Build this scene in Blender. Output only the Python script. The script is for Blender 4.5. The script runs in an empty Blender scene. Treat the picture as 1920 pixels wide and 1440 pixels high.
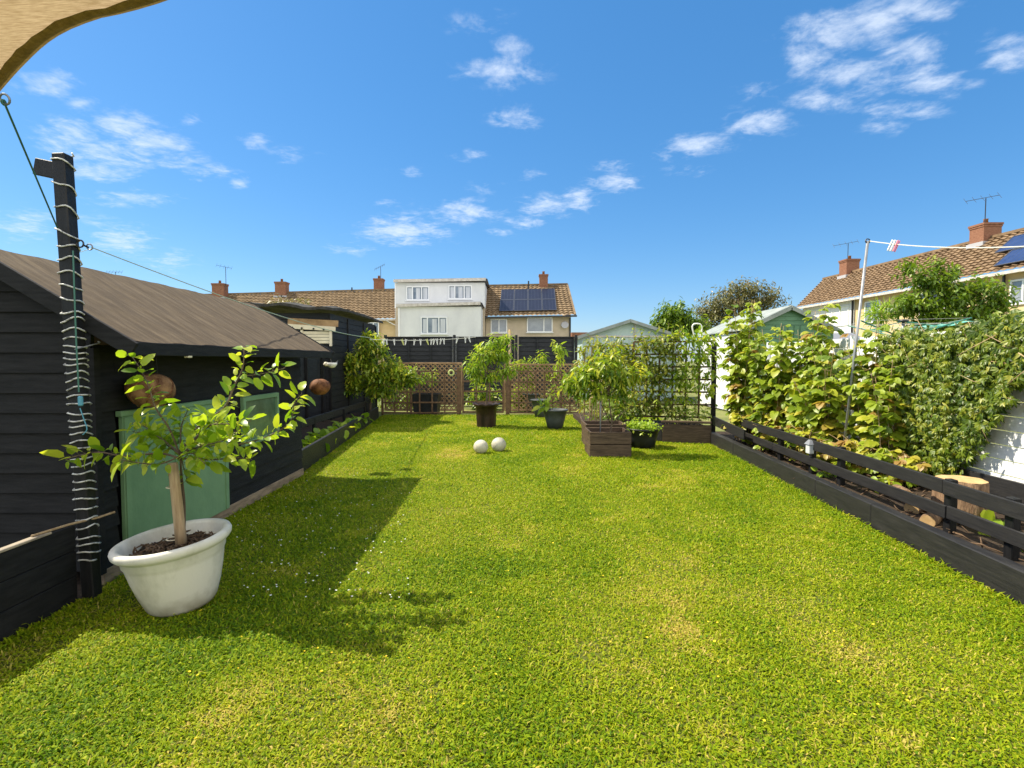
import bpy, math, random
import numpy as np
from mathutils import Vector, Matrix
random.seed(7); RNG = np.random.default_rng(11)
S = bpy.context.scene; COL = S.collection
R = math.radians
# ------------------------------------------------------------------ camera
H = 1.5; PITCH = math.atan(0.044)
cd = bpy.data.cameras.new('camera'); cam = bpy.data.objects.new('camera', cd); COL.objects.link(cam)
cam.location = (0, 0, H); cam.rotation_euler = (R(90) - PITCH, 0, 0)
cd.sensor_width = 36; cd.lens = 18.75; cd.clip_start = .05; cd.clip_end = 3000
S.camera = cam
def ray(px, py):
    u = (px-960)/1000; v = (720-py)/1000
    return Vector((u, math.cos(PITCH)+v*math.sin(PITCH), -math.sin(PITCH)+v*math.cos(PITCH)))
def D(px, py, d):                     # point at depth y = d
    r = ray(px, py); return Vector((0, 0, H)) + r*(d/r.y)
def G(px, py, z=0):                   # point on the level z
    r = ray(px, py); return Vector((0, 0, H)) + r*((z-H)/r.z)
# ------------------------------------------------------------------ world + sun
SUNV = Vector((-.77, .24, 1.0)).normalized()
EL = math.asin(SUNV.z); AZ = math.atan2(SUNV.x, SUNV.y)
w = bpy.data.worlds.new("World"); S.world = w; w.use_nodes = True
nt = w.node_tree; nt.nodes.clear(); N = nt.nodes; L = nt.links
def wn(t, **k):
    n = N.new(t)
    for a, b in k.items(): setattr(n, a, b)
    return n
def wmath(op, a, b=None, clamp=False):
    n = wn('ShaderNodeMath', operation=op, use_clamp=clamp)
    for i, v in enumerate((a, b)):
        if v is None: continue
        if isinstance(v, (int, float)): n.inputs[i].default_value = v
        else: L.new(v, n.inputs[i])
    return n.outputs[0]
sky = wn('ShaderNodeTexSky', sky_type='NISHITA'); sky.sun_disc = False
sky.sun_elevation = EL; sky.sun_rotation = AZ; sky.altitude = 0; sky.air_density = 1.0; sky.dust_density = .35; sky.ozone_density = 3.0
SKY_STR = .103
hs = wn('ShaderNodeHueSaturation'); hs.inputs['Saturation'].default_value = 1.30; hs.inputs['Value'].default_value = 1.0; hs.inputs['Hue'].default_value = .497
L.new(sky.outputs[0], hs.inputs['Color'])
bl_ = wn('ShaderNodeMix', data_type='RGBA'); bl_.inputs['Factor'].default_value = .38; L.new(hs.outputs[0], bl_.inputs['A']); bl_.inputs['B'].default_value = (.66, 2.15, 4.9, 1)
tc = wn('ShaderNodeTexCoord'); sp = wn('ShaderNodeSeparateXYZ'); L.new(tc.outputs['Generated'], sp.inputs[0])
X, Y, Z = sp.outputs
zc = wmath('ADD', wmath('MAXIMUM', Z, 0.0), .06)
cx = wn('ShaderNodeCombineXYZ'); L.new(wmath('DIVIDE', X, zc), cx.inputs[0]); L.new(wmath('DIVIDE', Y, zc), cx.inputs[1])
n1 = wn('ShaderNodeTexNoise'); n1.inputs['Scale'].default_value = 6.8; n1.inputs['Detail'].default_value = 7; n1.inputs['Roughness'].default_value = .62; n1.inputs['Distortion'].default_value = .5
L.new(cx.outputs[0], n1.inputs['Vector'])
n2 = wn('ShaderNodeTexNoise'); n2.inputs['Scale'].default_value = 24; n2.inputs['Detail'].default_value = 5; n2.inputs['Roughness'].default_value = .6
L.new(cx.outputs[0], n2.inputs['Vector'])
noise = wmath('ADD', wmath('MULTIPLY', n1.outputs[0], 1.05), wmath('MULTIPLY', n2.outputs[0], .45))
# cloud groups, anchored to compass directions of the sky
yy = wmath('MAXIMUM', Y, .05)
uv = wn('ShaderNodeCombineXYZ'); L.new(wmath('DIVIDE', X, yy), uv.inputs[0]); L.new(wmath('DIVIDE', Z, yy), uv.inputs[1])
blobs = [(90,158,60,26,.8),(155,195,35,14,.7),(230,235,60,34,1),(285,272,70,30,1),(130,255,70,30,.95),(190,285,90,24,.9),(200,318,80,20,.9),(390,322,50,14,.8),
 (330,298,60,16,.8),(40,422,60,26,.85),(240,372,80,16,.8),(230,450,70,30,.8),(320,490,60,24,.6),(540,290,45,13,.7),(478,262,26,18,.7),(360,228,22,16,.6),(450,342,22,10,.7),(180,420,60,20,.55),
 (935,132,75,26,1),(960,88,45,22,.75),(905,45,60,24,.6),(965,222,46,20,.8),(885,292,34,11,.7),(755,432,85,26,1),(870,397,62,20,1),(1025,385,48,20,1),(1087,372,36,20,1),
 (1152,342,46,16,1),(1150,312,40,12,.7),(985,416,40,12,.8),(905,352,36,11,.6),(655,468,46,11,.7),(1000,328,28,12,.6),(760,322,40,12,.5),(940,436,30,10,.6),(730,380,40,12,.5),
 (1560,60,90,34,1),(1640,45,70,40,.9),(1700,95,75,26,1),(1600,140,90,34,1),(1700,10,90,26,.9),(1520,110,50,46,.9),(1730,150,70,30,.9),(1690,205,80,20,.85),(1540,185,60,20,.8),(1420,230,62,22,1),
 (1310,270,62,20,.9),(1290,320,50,10,.6),(1890,98,55,34,.9),(1420,165,60,20,.5),(1240,290,36,14,.5),(1660,240,50,14,.6),(1830,160,40,14,.5)]
acc = None
for (px, py, rx, ry, a) in blobs:
    r = ray(px, py)
    m = wn('ShaderNodeMapping', vector_type='POINT')
    sx, sy = 1000/(rx*1.45), 1000/(ry*1.6)
    m.inputs['Scale'].default_value = (sx, sy, 0)
    m.inputs['Location'].default_value = (-r.x/r.y*sx, -r.z/r.y*sy, 0)
    L.new(uv.outputs[0], m.inputs['Vector'])
    ln = wn('ShaderNodeVectorMath', operation='LENGTH'); L.new(m.outputs[0], ln.inputs[0])
    mr = wn('ShaderNodeMapRange', interpolation_type='SMOOTHSTEP'); mr.inputs[1].default_value = 1.35; mr.inputs[2].default_value = .0
    mr.inputs[3].default_value = 0; mr.inputs[4].default_value = a
    L.new(ln.outputs['Value'], mr.inputs[0])
    acc = mr.outputs[0] if acc is None else wmath('MAXIMUM', acc, mr.outputs[0])
front = wmath('GREATER_THAN', Y, .1)
mask = wmath('MULTIPLY', acc, front)
cl = wmath('ADD', wmath('MULTIPLY', mask, .52), noise)
mr = wn('ShaderNodeMapRange', interpolation_type='SMOOTHSTEP'); mr.inputs[1].default_value = .90; mr.inputs[2].default_value = 1.55
L.new(cl, mr.inputs[0])
dens = wmath('MULTIPLY', mr.outputs[0], wmath('MULTIPLY', wmath('MINIMUM', wmath('MULTIPLY', mask, 2.2), 1.0), .78))
mx = wn('ShaderNodeMix', data_type='RGBA'); L.new(dens, mx.inputs['Factor']); L.new(bl_.outputs['Result'], mx.inputs['A'])
mx.inputs['B'].default_value = (5.4, 6.0, 6.9, 1)
# unseen bright clouds added behind the viewer and overhead to lift the shade
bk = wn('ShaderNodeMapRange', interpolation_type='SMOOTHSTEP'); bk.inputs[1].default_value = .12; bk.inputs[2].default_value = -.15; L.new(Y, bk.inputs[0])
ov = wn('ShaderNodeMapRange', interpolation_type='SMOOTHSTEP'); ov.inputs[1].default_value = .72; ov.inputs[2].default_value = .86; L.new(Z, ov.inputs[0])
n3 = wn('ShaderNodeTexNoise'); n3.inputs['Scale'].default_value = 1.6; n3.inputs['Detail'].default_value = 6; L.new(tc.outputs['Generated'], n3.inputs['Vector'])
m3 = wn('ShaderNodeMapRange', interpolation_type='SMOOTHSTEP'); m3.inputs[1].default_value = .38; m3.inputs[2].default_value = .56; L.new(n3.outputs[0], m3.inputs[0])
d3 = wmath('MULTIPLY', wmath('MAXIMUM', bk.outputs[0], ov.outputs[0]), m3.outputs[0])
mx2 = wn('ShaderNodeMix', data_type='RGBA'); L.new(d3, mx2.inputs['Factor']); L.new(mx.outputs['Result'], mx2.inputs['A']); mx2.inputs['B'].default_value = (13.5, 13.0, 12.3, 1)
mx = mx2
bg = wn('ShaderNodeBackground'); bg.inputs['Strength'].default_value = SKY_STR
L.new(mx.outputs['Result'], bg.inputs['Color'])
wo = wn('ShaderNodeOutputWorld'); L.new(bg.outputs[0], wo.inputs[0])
sd = bpy.data.lights.new('sun', 'SUN'); so = bpy.data.objects.new('sun', sd); COL.objects.link(so)
sd.energy = 5.0; sd.angle = R(.53); sd.color = (1.0, .90, .72)
so.rotation_euler = (-SUNV).to_track_quat('-Z', 'Y').to_euler()
S.view_settings.view_transform = 'Standard'; S.view_settings.look = 'None'
S.view_settings.gamma = 1; S.view_settings.exposure = .75; S.view_settings.use_curve_mapping = False
S.render.engine = 'CYCLES'
try:
    S.cycles.max_bounces = 6; S.cycles.transparent_max_bounces = 8
except Exception: pass

# ------------------------------------------------------------------ materials
def pmat(name, c1, c2=None, scale=6, stretch=(1,1,1), rough=.7, bump=0, bscale=30, metal=0, trans=0, spec=.3, c3=None, detail=6, lo=.35, hi=.65, coord='Object'):
    m = bpy.data.materials.new(name); m.use_nodes = True
    t = m.node_tree; n = t.nodes; l = t.links; b = n['Principled BSDF']
    b.inputs['Roughness'].default_value = rough; b.inputs['Metallic'].default_value = metal
    b.inputs['Specular IOR Level'].default_value = spec
    b.inputs['Base Color'].default_value = (*c1, 1)
    tcn = n.new('ShaderNodeTexCoord'); mp = n.new('ShaderNodeMapping'); mp.inputs['Scale'].default_value = stretch
    l.new(tcn.outputs[coord], mp.inputs[0])
    if c2 is not None:
        no = n.new('ShaderNodeTexNoise'); no.inputs['Scale'].default_value = scale; no.inputs['Detail'].default_value = detail; no.inputs['Roughness'].default_value = .65
        l.new(mp.outputs[0], no.inputs['Vector'])
        rp = n.new('ShaderNodeValToRGB'); rp.color_ramp.elements[0].position = lo; rp.color_ramp.elements[0].color = (*c1, 1)
        rp.color_ramp.elements[1].position = hi; rp.color_ramp.elements[1].color = (*c2, 1)
        if c3 is not None:
            e = rp.color_ramp.elements.new((lo+hi)/2); e.color = (*c3, 1)
        l.new(no.outputs[0], rp.inputs[0]); l.new(rp.outputs[0], b.inputs['Base Color'])
    if bump:
        nb = n.new('ShaderNodeTexNoise'); nb.inputs['Scale'].default_value = bscale; nb.inputs['Detail'].default_value = 5
        l.new(mp.outputs[0], nb.inputs['Vector'])
        bp = n.new('ShaderNodeBump'); bp.inputs['Strength'].default_value = bump; bp.inputs['Distance'].default_value = .01
        l.new(nb.outputs[0], bp.inputs['Height']); l.new(bp.outputs[0], b.inputs['Normal'])
    if trans:
        tr = n.new('ShaderNodeBsdfTranslucent'); ms = n.new('ShaderNodeMixShader'); ms.inputs[0].default_value = trans
        if c2 is not None: l.new(rp.outputs[0], tr.inputs[0])
        else: tr.inputs[0].default_value = (*c1, 1)
        l.new(b.outputs[0], ms.inputs[1]); l.new(tr.outputs[0], ms.inputs[2]); l.new(ms.outputs[0], n['Material Output'].inputs[0])
    return m
def leafmat(name, cols, trans=.42, rough=.42, spec=.5, tboost=(1.25, 1.25, .7)):
    m = bpy.data.materials.new(name); m.use_nodes = True
    t = m.node_tree; n = t.nodes; l = t.links; b = n['Principled BSDF']
    at = n.new('ShaderNodeAttribute'); at.attribute_name = 'var'
    rp = n.new('ShaderNodeValToRGB'); el = rp.color_ramp.elements
    while len(el) < len(cols): el.new(.5)
    for i, c in enumerate(cols):
        el[i].position = i/(len(cols)-1); el[i].color = (*c, 1)
    l.new(at.outputs['Fac'], rp.inputs[0]); l.new(rp.outputs[0], b.inputs['Base Color'])
    b.inputs['Roughness'].default_value = rough; b.inputs['Specular IOR Level'].default_value = spec
    tr = n.new('ShaderNodeBsdfTranslucent'); mc = n.new('ShaderNodeMix'); mc.data_type = 'RGBA'; mc.blend_type = 'MULTIPLY'; mc.inputs['Factor'].default_value = 1
    mc.clamp_result = False
    l.new(rp.outputs[0], mc.inputs['A']); mc.inputs['B'].default_value = (*tboost, 1); l.new(mc.outputs['Result'], tr.inputs[0])
    ms = n.new('ShaderNodeMixShader'); ms.inputs[0].default_value = trans
    l.new(b.outputs[0], ms.inputs[1]); l.new(tr.outputs[0], ms.inputs[2]); l.new(ms.outputs[0], n['Material Output'].inputs[0])
    return m
M = {}
M['black_x'] = pmat('black_painted_boards_along_x', (.003,.0035,.004), (.018,.0185,.019), 5, (1,1,9), .75, .35, 60, lo=.3, hi=.75)
M['black_v'] = pmat('black_painted_post', (.003,.0035,.004), (.013,.013,.014), 5, (6,6,.8), .5, .3, 60)
M['black_rail'] = pmat('weathered_black_stain', (.009,.009,.010), (.036,.034,.032), 7, (3,.6,10), .5, .35, 70, lo=.3, hi=.8)
M['grey_fence'] = pmat('charcoal_fence', (.010,.012,.014), (.026,.028,.031), 4, (1,1,8), .6, .2, 50)
M['felt'] = pmat('weathered_roof_felt', (.050,.034,.019), (.165,.122,.072), 3.2, (.9,4.5,.9), .95, .4, 60, c3=(.098,.070,.041), lo=.25, hi=.75, detail=10)
M['green_paint'] = pmat('sage_green_paint', (.115,.225,.115), (.185,.32,.17), 2.5, (1,1,.8), .6, .25, 40, lo=.25, hi=.7)
M['green_shed'] = pmat('green_shed_boards', (.085,.19,.11), (.125,.25,.15), 3, (1,1,5), .6, .1, 30)
M['pale_shed'] = pmat('pale_green_metal', (.34,.45,.42), (.42,.52,.50), 2, (1,1,1), .5)
M['shed_roof_grey'] = pmat('grey_roof', (.20,.235,.22), (.31,.34,.32), 3, (1,1,1), .75, .2, 30)
M['raw_wood'] = pmat('weathered_timber', (.28,.19,.10), (.46,.34,.20), 6, (8,8,.8), .75, .4, 40)
M['plank'] = pmat('pale_base_plank', (.16,.12,.08), (.33,.25,.16), 6, (5,.8,5), .8, .4, 40)
M['worn'] = pmat('worn_pale_edge', (.22,.19,.15), (.45,.38,.28), 8, (3,.5,3), .8)
M['brown_wood'] = pmat('brown_stained_wood', (.045,.028,.018), (.12,.08,.052), 5, (1,1,8), .6, .3, 50)
M['trellis'] = pmat('brown_trellis', (.09,.052,.028), (.20,.12,.065), 5, (3,3,3), .65, .2, 40)
M['lattice'] = pmat('tan_lattice', (.24,.15,.075), (.44,.29,.15), 4, (1,1,1), .75)
M['pot_white'] = pmat('weathered_cream_plastic', (.40,.39,.30), (.68,.66,.58), 3.5, (1,1,.6), .55, .12, 50, lo=.25, hi=.55)
M['pot_grey'] = pmat('dark_grey_plastic', (.06,.07,.075), (.10,.11,.115), 5, (1,1,1), .45)
M['pot_black'] = pmat('black_plastic', (.012,.013,.014), (.03,.032,.034), 5, (1,1,1), .45)
M['pot_brown'] = pmat('dark_brown_glazed', (.014,.009,.007), (.045,.026,.017), 4, (2,2,.6), .4)
M['soil'] = pmat('dark_soil', (.02,.013,.008), (.06,.04,.025), 30, (1,1,1), .95, .8, 60)
M['bark_chip'] = pmat('bark_chips', (.05,.03,.018), (.17,.11,.065), 10, (1,1,1), .85, .4, 40)
M['bark'] = pmat('grey_brown_bark', (.07,.05,.032), (.17,.125,.085), 14, (1,1,.3), .85, .6, 60)
M['twig'] = pmat('green_brown_twig', (.09,.075,.03), (.16,.12,.05), 14, (1,1,.3), .7)
M['cane'] = pmat('straw_cane', (.30,.20,.10), (.48,.36,.20), 14, (1,1,.3), .7)
M['cut_wood'] = pmat('cut_log_face', (.42,.27,.11), (.60,.41,.20), 9, (1,1,1), .7)
M['log_bark'] = pmat('log_bark', (.12,.07,.04), (.34,.22,.13), 9, (3,3,.6), .9, .9, 30)
M['ball'] = pmat('scuffed_pale_stone', (.36,.34,.26), (.58,.55,.44), 5, (1,1,1), .55, .15, 60)
M['sail'] = pmat('woven_sail', (.34,.235,.115), (.56,.42,.24), 22, (1,9,1), .85, .9, 160, trans=.45)
M['sail_hem'] = pmat('sail_hem', (.20,.135,.045), (.32,.22,.08), 40, (1,1,1), .8, .6, 160, trans=.22)
M['steel'] = pmat('galvanised_steel', (.20,.21,.22), (.34,.35,.36), 12, (1,1,.3), .45, metal=.5)
M['dark_metal'] = pmat('dark_metal', (.05,.05,.052), None, rough=.4, metal=.7)
M['white_cable'] = pmat('white_cable', (.14,.14,.13), (.60,.60,.57), 25, rough=.35, lo=.36, hi=.52)
M['green_cord'] = pmat('green_cord', (.06,.17,.13), None, rough=.6)
M['pale_cord'] = pmat('pale_line', (.62,.62,.56), None, rough=.5)
M['blue_cord'] = pmat('blue_tag', (.10,.32,.42), None, rough=.6)
M['terracotta'] = pmat('brown_terracotta', (.08,.03,.012), (.30,.13,.045), 9, (1,1,1), .75, .5, 30, lo=.35, hi=.7)
M['amber'] = pmat('amber_openwork', (.10,.042,.016), (.30,.17,.07), 12, (1,1,1), .75, .5, 30, lo=.4, hi=.6)
M['white_paint'] = pmat('white_painted_fence', (.66,.68,.68), (.80,.81,.80), 3, (1,1,4), .55, .1, 30)
M['upvc'] = pmat('white_upvc', (.78,.79,.80), None, rough=.35)
M['cream'] = pmat('cream_paint', (.62,.55,.40), (.74,.67,.50), 4, (1,1,1), .6)
M['render_white'] = pmat('pale_grey_render', (.58,.59,.61), (.68,.69,.70), 1.2, (1,1,.5), .8)
M['render_cream'] = pmat('cream_render', (.58,.43,.23), (.68,.52,.30), 1.5, (1,1,1), .85)
M['render_beige'] = pmat('beige_render', (.42,.35,.26), (.52,.44,.34), 1.5, (1,1,1), .85)
M['render_bright'] = pmat('white_render', (.76,.76,.75), (.83,.83,.82), 1.5, (1,1,1), .8)
M['fascia'] = pmat('worn_fascia', (.42,.38,.34), (.66,.62,.58), 5, (1,1,1), .7)
M['tile'] = pmat('brown_roof_tile', (.13,.09,.05), (.30,.215,.125), 2.6, (1,1,1), .9, c3=(.20,.14,.08), detail=9, lo=.3, hi=.72)
M['tile_red'] = pmat('red_brown_roof_tile', (.13,.085,.048), (.31,.215,.125), 2.2, (1,1,1), .9, c3=(.21,.14,.08), detail=9, lo=.3, hi=.72)
M['lichen'] = pmat('orange_lichen', (.42,.22,.05), (.36,.22,.10), 8, (1,1,1), .9)
M['brick'] = pmat('red_brick', (.17,.07,.04), (.30,.15,.09), 9, (1,1,4), .85)
M['lead'] = pmat('lead_flashing', (.40,.40,.42), None, rough=.6)
M['glass_sky'] = pmat('window_glass', (.12,.15,.19), (.24,.28,.33), 1.5, (1,1,1), .08, spec=.8)
M['glass_dark'] = pmat('shed_window_glass', (.05,.10,.06), (.10,.18,.11), 5, (1,1,1), .12, spec=.8)
M['curtain'] = pmat('net_curtain', (.60,.62,.66), (.42,.45,.50), 3, (8,1,.3), .8)
M['solar'] = pmat('solar_cells', (.010,.014,.030), (.018,.022,.045), 4, (1,1,1), .35, spec=.5)
M['solar_frame'] = pmat('solar_frame', (.16,.17,.19), None, rough=.35, metal=.7)
M['teal'] = pmat('teal_fabric', (.16,.50,.42), (.24,.60,.50), 4, (1,1,1), .7, trans=.3)
M['airer_green'] = pmat('green_arm_plastic', (.03,.17,.13), None, rough=.5)
M['peg_white'] = pmat('white_peg', (.78,.78,.74), None, rough=.5)
M['peg_yellow'] = pmat('yellow_peg', (.66,.68,.22), None, rough=.5)
M['peg_pink'] = pmat('pink_peg', (.72,.16,.20), None, rough=.5)
M['lime'] = pmat('lime_ring', (.55,.62,.22), None, rough=.5)
M['lantern_grey'] = pmat('grey_lantern_cap', (.22,.23,.25), None, rough=.4)
M['frosted'] = pmat('frosted_lantern', (.55,.57,.58), None, rough=.3)
M['dry'] = pmat('dry_leaf', (.30,.16,.06), None, rough=.8, trans=.2)
M['petal'] = pmat('white_petal', (.80,.80,.76), None, rough=.7)
M['petal_y'] = pmat('yellow_petal', (.75,.58,.03), None, rough=.7)
# leaf ramps: var 0..1
M['l_apple'] = leafmat('apple_leaf', [(.06,.15,.010), (.17,.29,.012), (.32,.44,.025), (.50,.54,.05)], .5, .32)
M['l_peach'] = leafmat('peach_leaf', [(.08,.17,.008), (.19,.32,.015), (.33,.45,.03), (.50,.52,.05)], .45)
M['l_shrub'] = leafmat('shrub_leaf', [(.05,.12,.008), (.14,.25,.015), (.30,.40,.025), (.52,.50,.05)], .42)
M['l_vine'] = leafmat('creeper_leaf', [(.035,.075,.006), (.10,.165,.010), (.21,.27,.018), (.38,.38,.045)], .38, .42)
M['l_rasp'] = leafmat('raspberry_leaf', [(.14,.22,.015), (.24,.33,.02), (.34,.42,.03), (.50,.47,.05), (.36,.22,.06)], .42)
M['l_dark'] = leafmat('evergreen_leaf', [(.05,.11,.008), (.10,.18,.012), (.18,.28,.02), (.30,.38,.04)], .34)
M['l_olive'] = leafmat('olive_brown_leaf', [(.10,.10,.045), (.14,.14,.05), (.19,.19,.07), (.24,.20,.10)], .3)
M['l_lime'] = leafmat('lime_leaf', [(.16,.28,.02), (.27,.42,.03), (.38,.52,.05), (.50,.56,.08)], .45)
M['l_grass'] = leafmat('grass_blade', [(.055,.14,.004), (.155,.265,.004), (.275,.36,.006), (.40,.43,.016), (.58,.47,.12)], .40, .6, .16, (1.15,1.12,.6))

# ------------------------------------------------------------------ object helpers
ROOTLOC = {}
def tag(o, label=None, cat=None, group=None, kind=None):
    if label: o['label'] = label
    if cat: o['category'] = cat
    if group: o['group'] = group
    if kind: o['kind'] = kind
    return o
def thing(name, loc, label, cat, group=None):
    o = bpy.data.objects.new(name, None); COL.objects.link(o); o.location = loc; o.empty_display_size = .1
    ROOTLOC[o.name] = Vector(loc); return tag(o, label, cat, group)
def origin(o):
    v = Vector((0,0,0))
    while o is not None:
        v = v + Vector(o.location); o = o.parent
    return v
def finish(name, me, mat, parent=None, smooth=False):
    mats = mat if isinstance(mat, (list, tuple)) else [mat]
    for m in mats: me.materials.append(m)
    if smooth: me.polygons.foreach_set('use_smooth', [True]*len(me.polygons))
    o = bpy.data.objects.new(name, me); COL.objects.link(o)
    if parent is not None: o.parent = parent
    return o
class MB:
    def __init__(s): s.v = []; s.f = []; s.m = []; s.mi = 0
    def add(s, vs, fs):
        b = len(s.v); s.v += [Vector(x) for x in vs]; s.f += [tuple(i+b for i in f) for f in fs]; s.m += [s.mi]*len(fs); return s
    def hexa(s, p):   # 8 corners: bottom 4 ccw, top 4 ccw
        return s.add(p, [(3,2,1,0),(4,5,6,7),(0,1,5,4),(1,2,6,5),(2,3,7,6),(3,0,4,7)])
    def box(s, c, size, rz=0, bev=0, rot=None):
        c = Vector(c); h = Vector(size)/2
        mt = rot if rot is not None else Matrix.Rotation(rz, 3, 'Z')
        if bev <= 0:
            pts = [c + mt @ Vector((h.x*a, h.y*b, h.z*d)) for d in (-1,1) for a, b in ((-1,-1),(1,-1),(1,1),(-1,1))]
            return s.hexa(pts)
        k = min(bev, min(h)*.8); vs = []; idx = {}
        for sx in (-1,1):
            for sy in (-1,1):
                for sz in (-1,1):
                    for ax in range(3):
                        q = [sx*(h.x-k), sy*(h.y-k), sz*(h.z-k)]; q[ax] = (sx*h.x, sy*h.y, sz*h.z)[ax]
                        idx[(sx,sy,sz,ax)] = len(vs); vs.append(c + mt @ Vector(q))
        fs = []
        for sx in (-1,1): fs.append([idx[(sx,a,b,0)] for a,b in ((-1,-1),(1,-1),(1,1),(-1,1))][::sx])
        for sy in (-1,1): fs.append([idx[(a,sy,b,1)] for a,b in ((-1,-1),(1,-1),(1,1),(-1,1))][::-sy])
        for sz in (-1,1): fs.append([idx[(a,b,sz,2)] for a,b in ((-1,-1),(1,-1),(1,1),(-1,1))][::sz])
        for a in (-1,1):
            for b in (-1,1):
                fs.append([idx[(a,b,-1,0)],idx[(a,b,1,0)],idx[(a,b,1,1)],idx[(a,b,-1,1)]])
                fs.append([idx[(a,-1,b,0)],idx[(a,1,b,0)],idx[(a,1,b,2)],idx[(a,-1,b,2)]])
                fs.append([idx[(-1,a,b,1)],idx[(1,a,b,1)],idx[(1,a,b,2)],idx[(-1,a,b,2)]])
                for d in (-1,1): fs.append([idx[(a,b,d,0)],idx[(a,b,d,1)],idx[(a,b,d,2)]])
        return s.add(vs, fs)
    def beam(s, a, b, wd, ht, up=(0,0,1), bev=0):   # box from a to b
        a = Vector(a); b = Vector(b); x = (b-a); ln = x.length; x.normalize(); u = Vector(up); y = u.cross(x).normalized(); z = x.cross(y)
        mt = Matrix((x, y, z)).transposed(); return s.box((a+b)/2, (ln, wd, ht), rot=mt, bev=bev)
    def tube(s, pts, r, n=6, caps=True):
        pts = [Vector(p) for p in pts]; rs = r if isinstance(r, (list, tuple)) else [r]*len(pts)
        vs = []; pn = None
        for i, p in enumerate(pts):
            t = (pts[min(i+1,len(pts)-1)] - pts[max(i-1,0)]).normalized()
            if pn is None: pn = t.orthogonal().normalized()
            pn = (pn - t*pn.dot(t)).normalized(); bb = t.cross(pn)
            for k in range(n):
                a = 2*math.pi*k/n; vs.append(p + (pn*math.cos(a)+bb*math.sin(a))*rs[i])
        fs = [(i*n+k, i*n+(k+1)%n, (i+1)*n+(k+1)%n, (i+1)*n+k) for i in range(len(pts)-1) for k in range(n)]
        if caps: fs += [tuple(range(n))[::-1], tuple(range((len(pts)-1)*n, len(pts)*n))]
        return s.add(vs, fs)
    def lathe(s, prof, c=(0,0,0), n=32, mt=None, closed=False):
        c = Vector(c); vs = []
        for r, z in prof:
            for k in range(n):
                a = 2*math.pi*k/n; q = Vector((r*math.cos(a), r*math.sin(a), z)); vs.append(c + (mt @ q if mt is not None else q))
        m = len(prof); fs = [(i*n+k, i*n+(k+1)%n, (i+1)*n+(k+1)%n, (i+1)*n+k) for i in range(m-1) for k in range(n)]
        if prof[0][0] > 1e-4 and not closed: fs.append(tuple(range(n))[::-1])
        if prof[-1][0] > 1e-4 and not closed: fs.append(tuple(range((m-1)*n, m*n)))
        return s.add(vs, fs)
    def build(s, name, mat, parent=None, smooth=False):
        o0 = origin(parent) if parent is not None else Vector((0,0,0))
        me = bpy.data.meshes.new(name); me.from_pydata([tuple(v-o0) for v in s.v], [], s.f)
        me.polygons.foreach_set('material_index', s.m)
        o = finish(name, me, mat, parent, smooth); me.update(); return o
def mesh_np(name, V, F, mat, parent=None, var=None, smooth=True):
    """V (n,3); F list of int arrays (m,k)"""
    o0 = origin(parent) if parent is not None else Vector((0,0,0))
    V = V - np.array(o0)[None, :]
    me = bpy.data.meshes.new(name); me.vertices.add(len(V)); me.vertices.foreach_set('co', V.astype(np.float32).ravel())
    nl = sum(f.size for f in F); nf = sum(len(f) for f in F)
    me.loops.add(nl); me.polygons.add(nf)
    me.loops.foreach_set('vertex_index', np.concatenate([f.ravel() for f in F]).astype(np.int32))
    tot = np.concatenate([np.full(len(f), f.shape[1]) for f in F]); st = np.concatenate([[0], np.cumsum(tot)[:-1]])
    me.polygons.foreach_set('loop_start', st.astype(np.int32))
    try: me.polygons.foreach_set('loop_total', tot.astype(np.int32))
    except Exception: pass
    if smooth: me.polygons.foreach_set('use_smooth', np.ones(nf, bool))
    if var is not None:
        a = me.attributes.new('var', 'FLOAT', 'POINT'); a.data.foreach_set('value', var.astype(np.float32))
    me.update(calc_edges=True)
    return finish(name, me, mat, parent)
def unit(a): return a/np.maximum(np.linalg.norm(a, axis=-1, keepdims=True), 1e-9)
TEMPL = {
 'broad': [(0,0),(.12,.26),(.40,.50),(.72,.36),(1,0)],
 'narrow': [(0,0),(.25,.40),(.55,.5),(.8,.30),(1,0)],
 'round': [(0,0),(.15,.42),(.45,.55),(.8,.40),(1,0)],
}
def leaf_mesh(name, P, A, Nn, ln, wd, mat, parent=None, var=None, curl=.25, fold=.22, shape='broad'):
    """leaves at P along axis A, surface normal about Nn; ln, wd arrays"""
    n = len(P); A = unit(A); B = unit(np.cross(Nn, A)); C = np.cross(A, B)
    ln = np.broadcast_to(ln, (n,)); wd = np.broadcast_to(wd, (n,)); cu = curl*RNG.uniform(.2, 1.8, n)
    rows = TEMPL[shape]; vs = []; 
    for (t, h) in rows:
        cen = P + A*(ln*t)[:, None] - C*(ln*cu*t*t)[:, None]
        if h == 0: vs.append(cen)
        else:
            up = C*(wd*fold*h)[:, None]; sd = B*(wd*h)[:, None]
            vs += [cen+sd+up, cen, cen-sd+up]
    V = np.stack(vs, 1); k = V.shape[1]; base = (np.arange(n)*k)[:, None]
    tri = [(0,1,2),(0,2,3)]; quad = []
    m = len(rows)-2
    for i in range(m-1):
        a = 1+3*i; quad += [(a, a+3, a+4, a+1), (a+1, a+4, a+5, a+2)]
    a = 1+3*(m-1); tri += [(a, a+3, a+1), (a+1, a+3, a+2)]
    T = np.concatenate([base+np.array(t)[None] for t in tri]); Q = np.concatenate([base+np.array(q)[None] for q in quad]) if quad else None
    vv = None if var is None else np.repeat(var, k)
    return mesh_np(name, V.reshape(-1, 3), [T] + ([Q] if Q is not None else []), mat, parent, vv)
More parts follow.
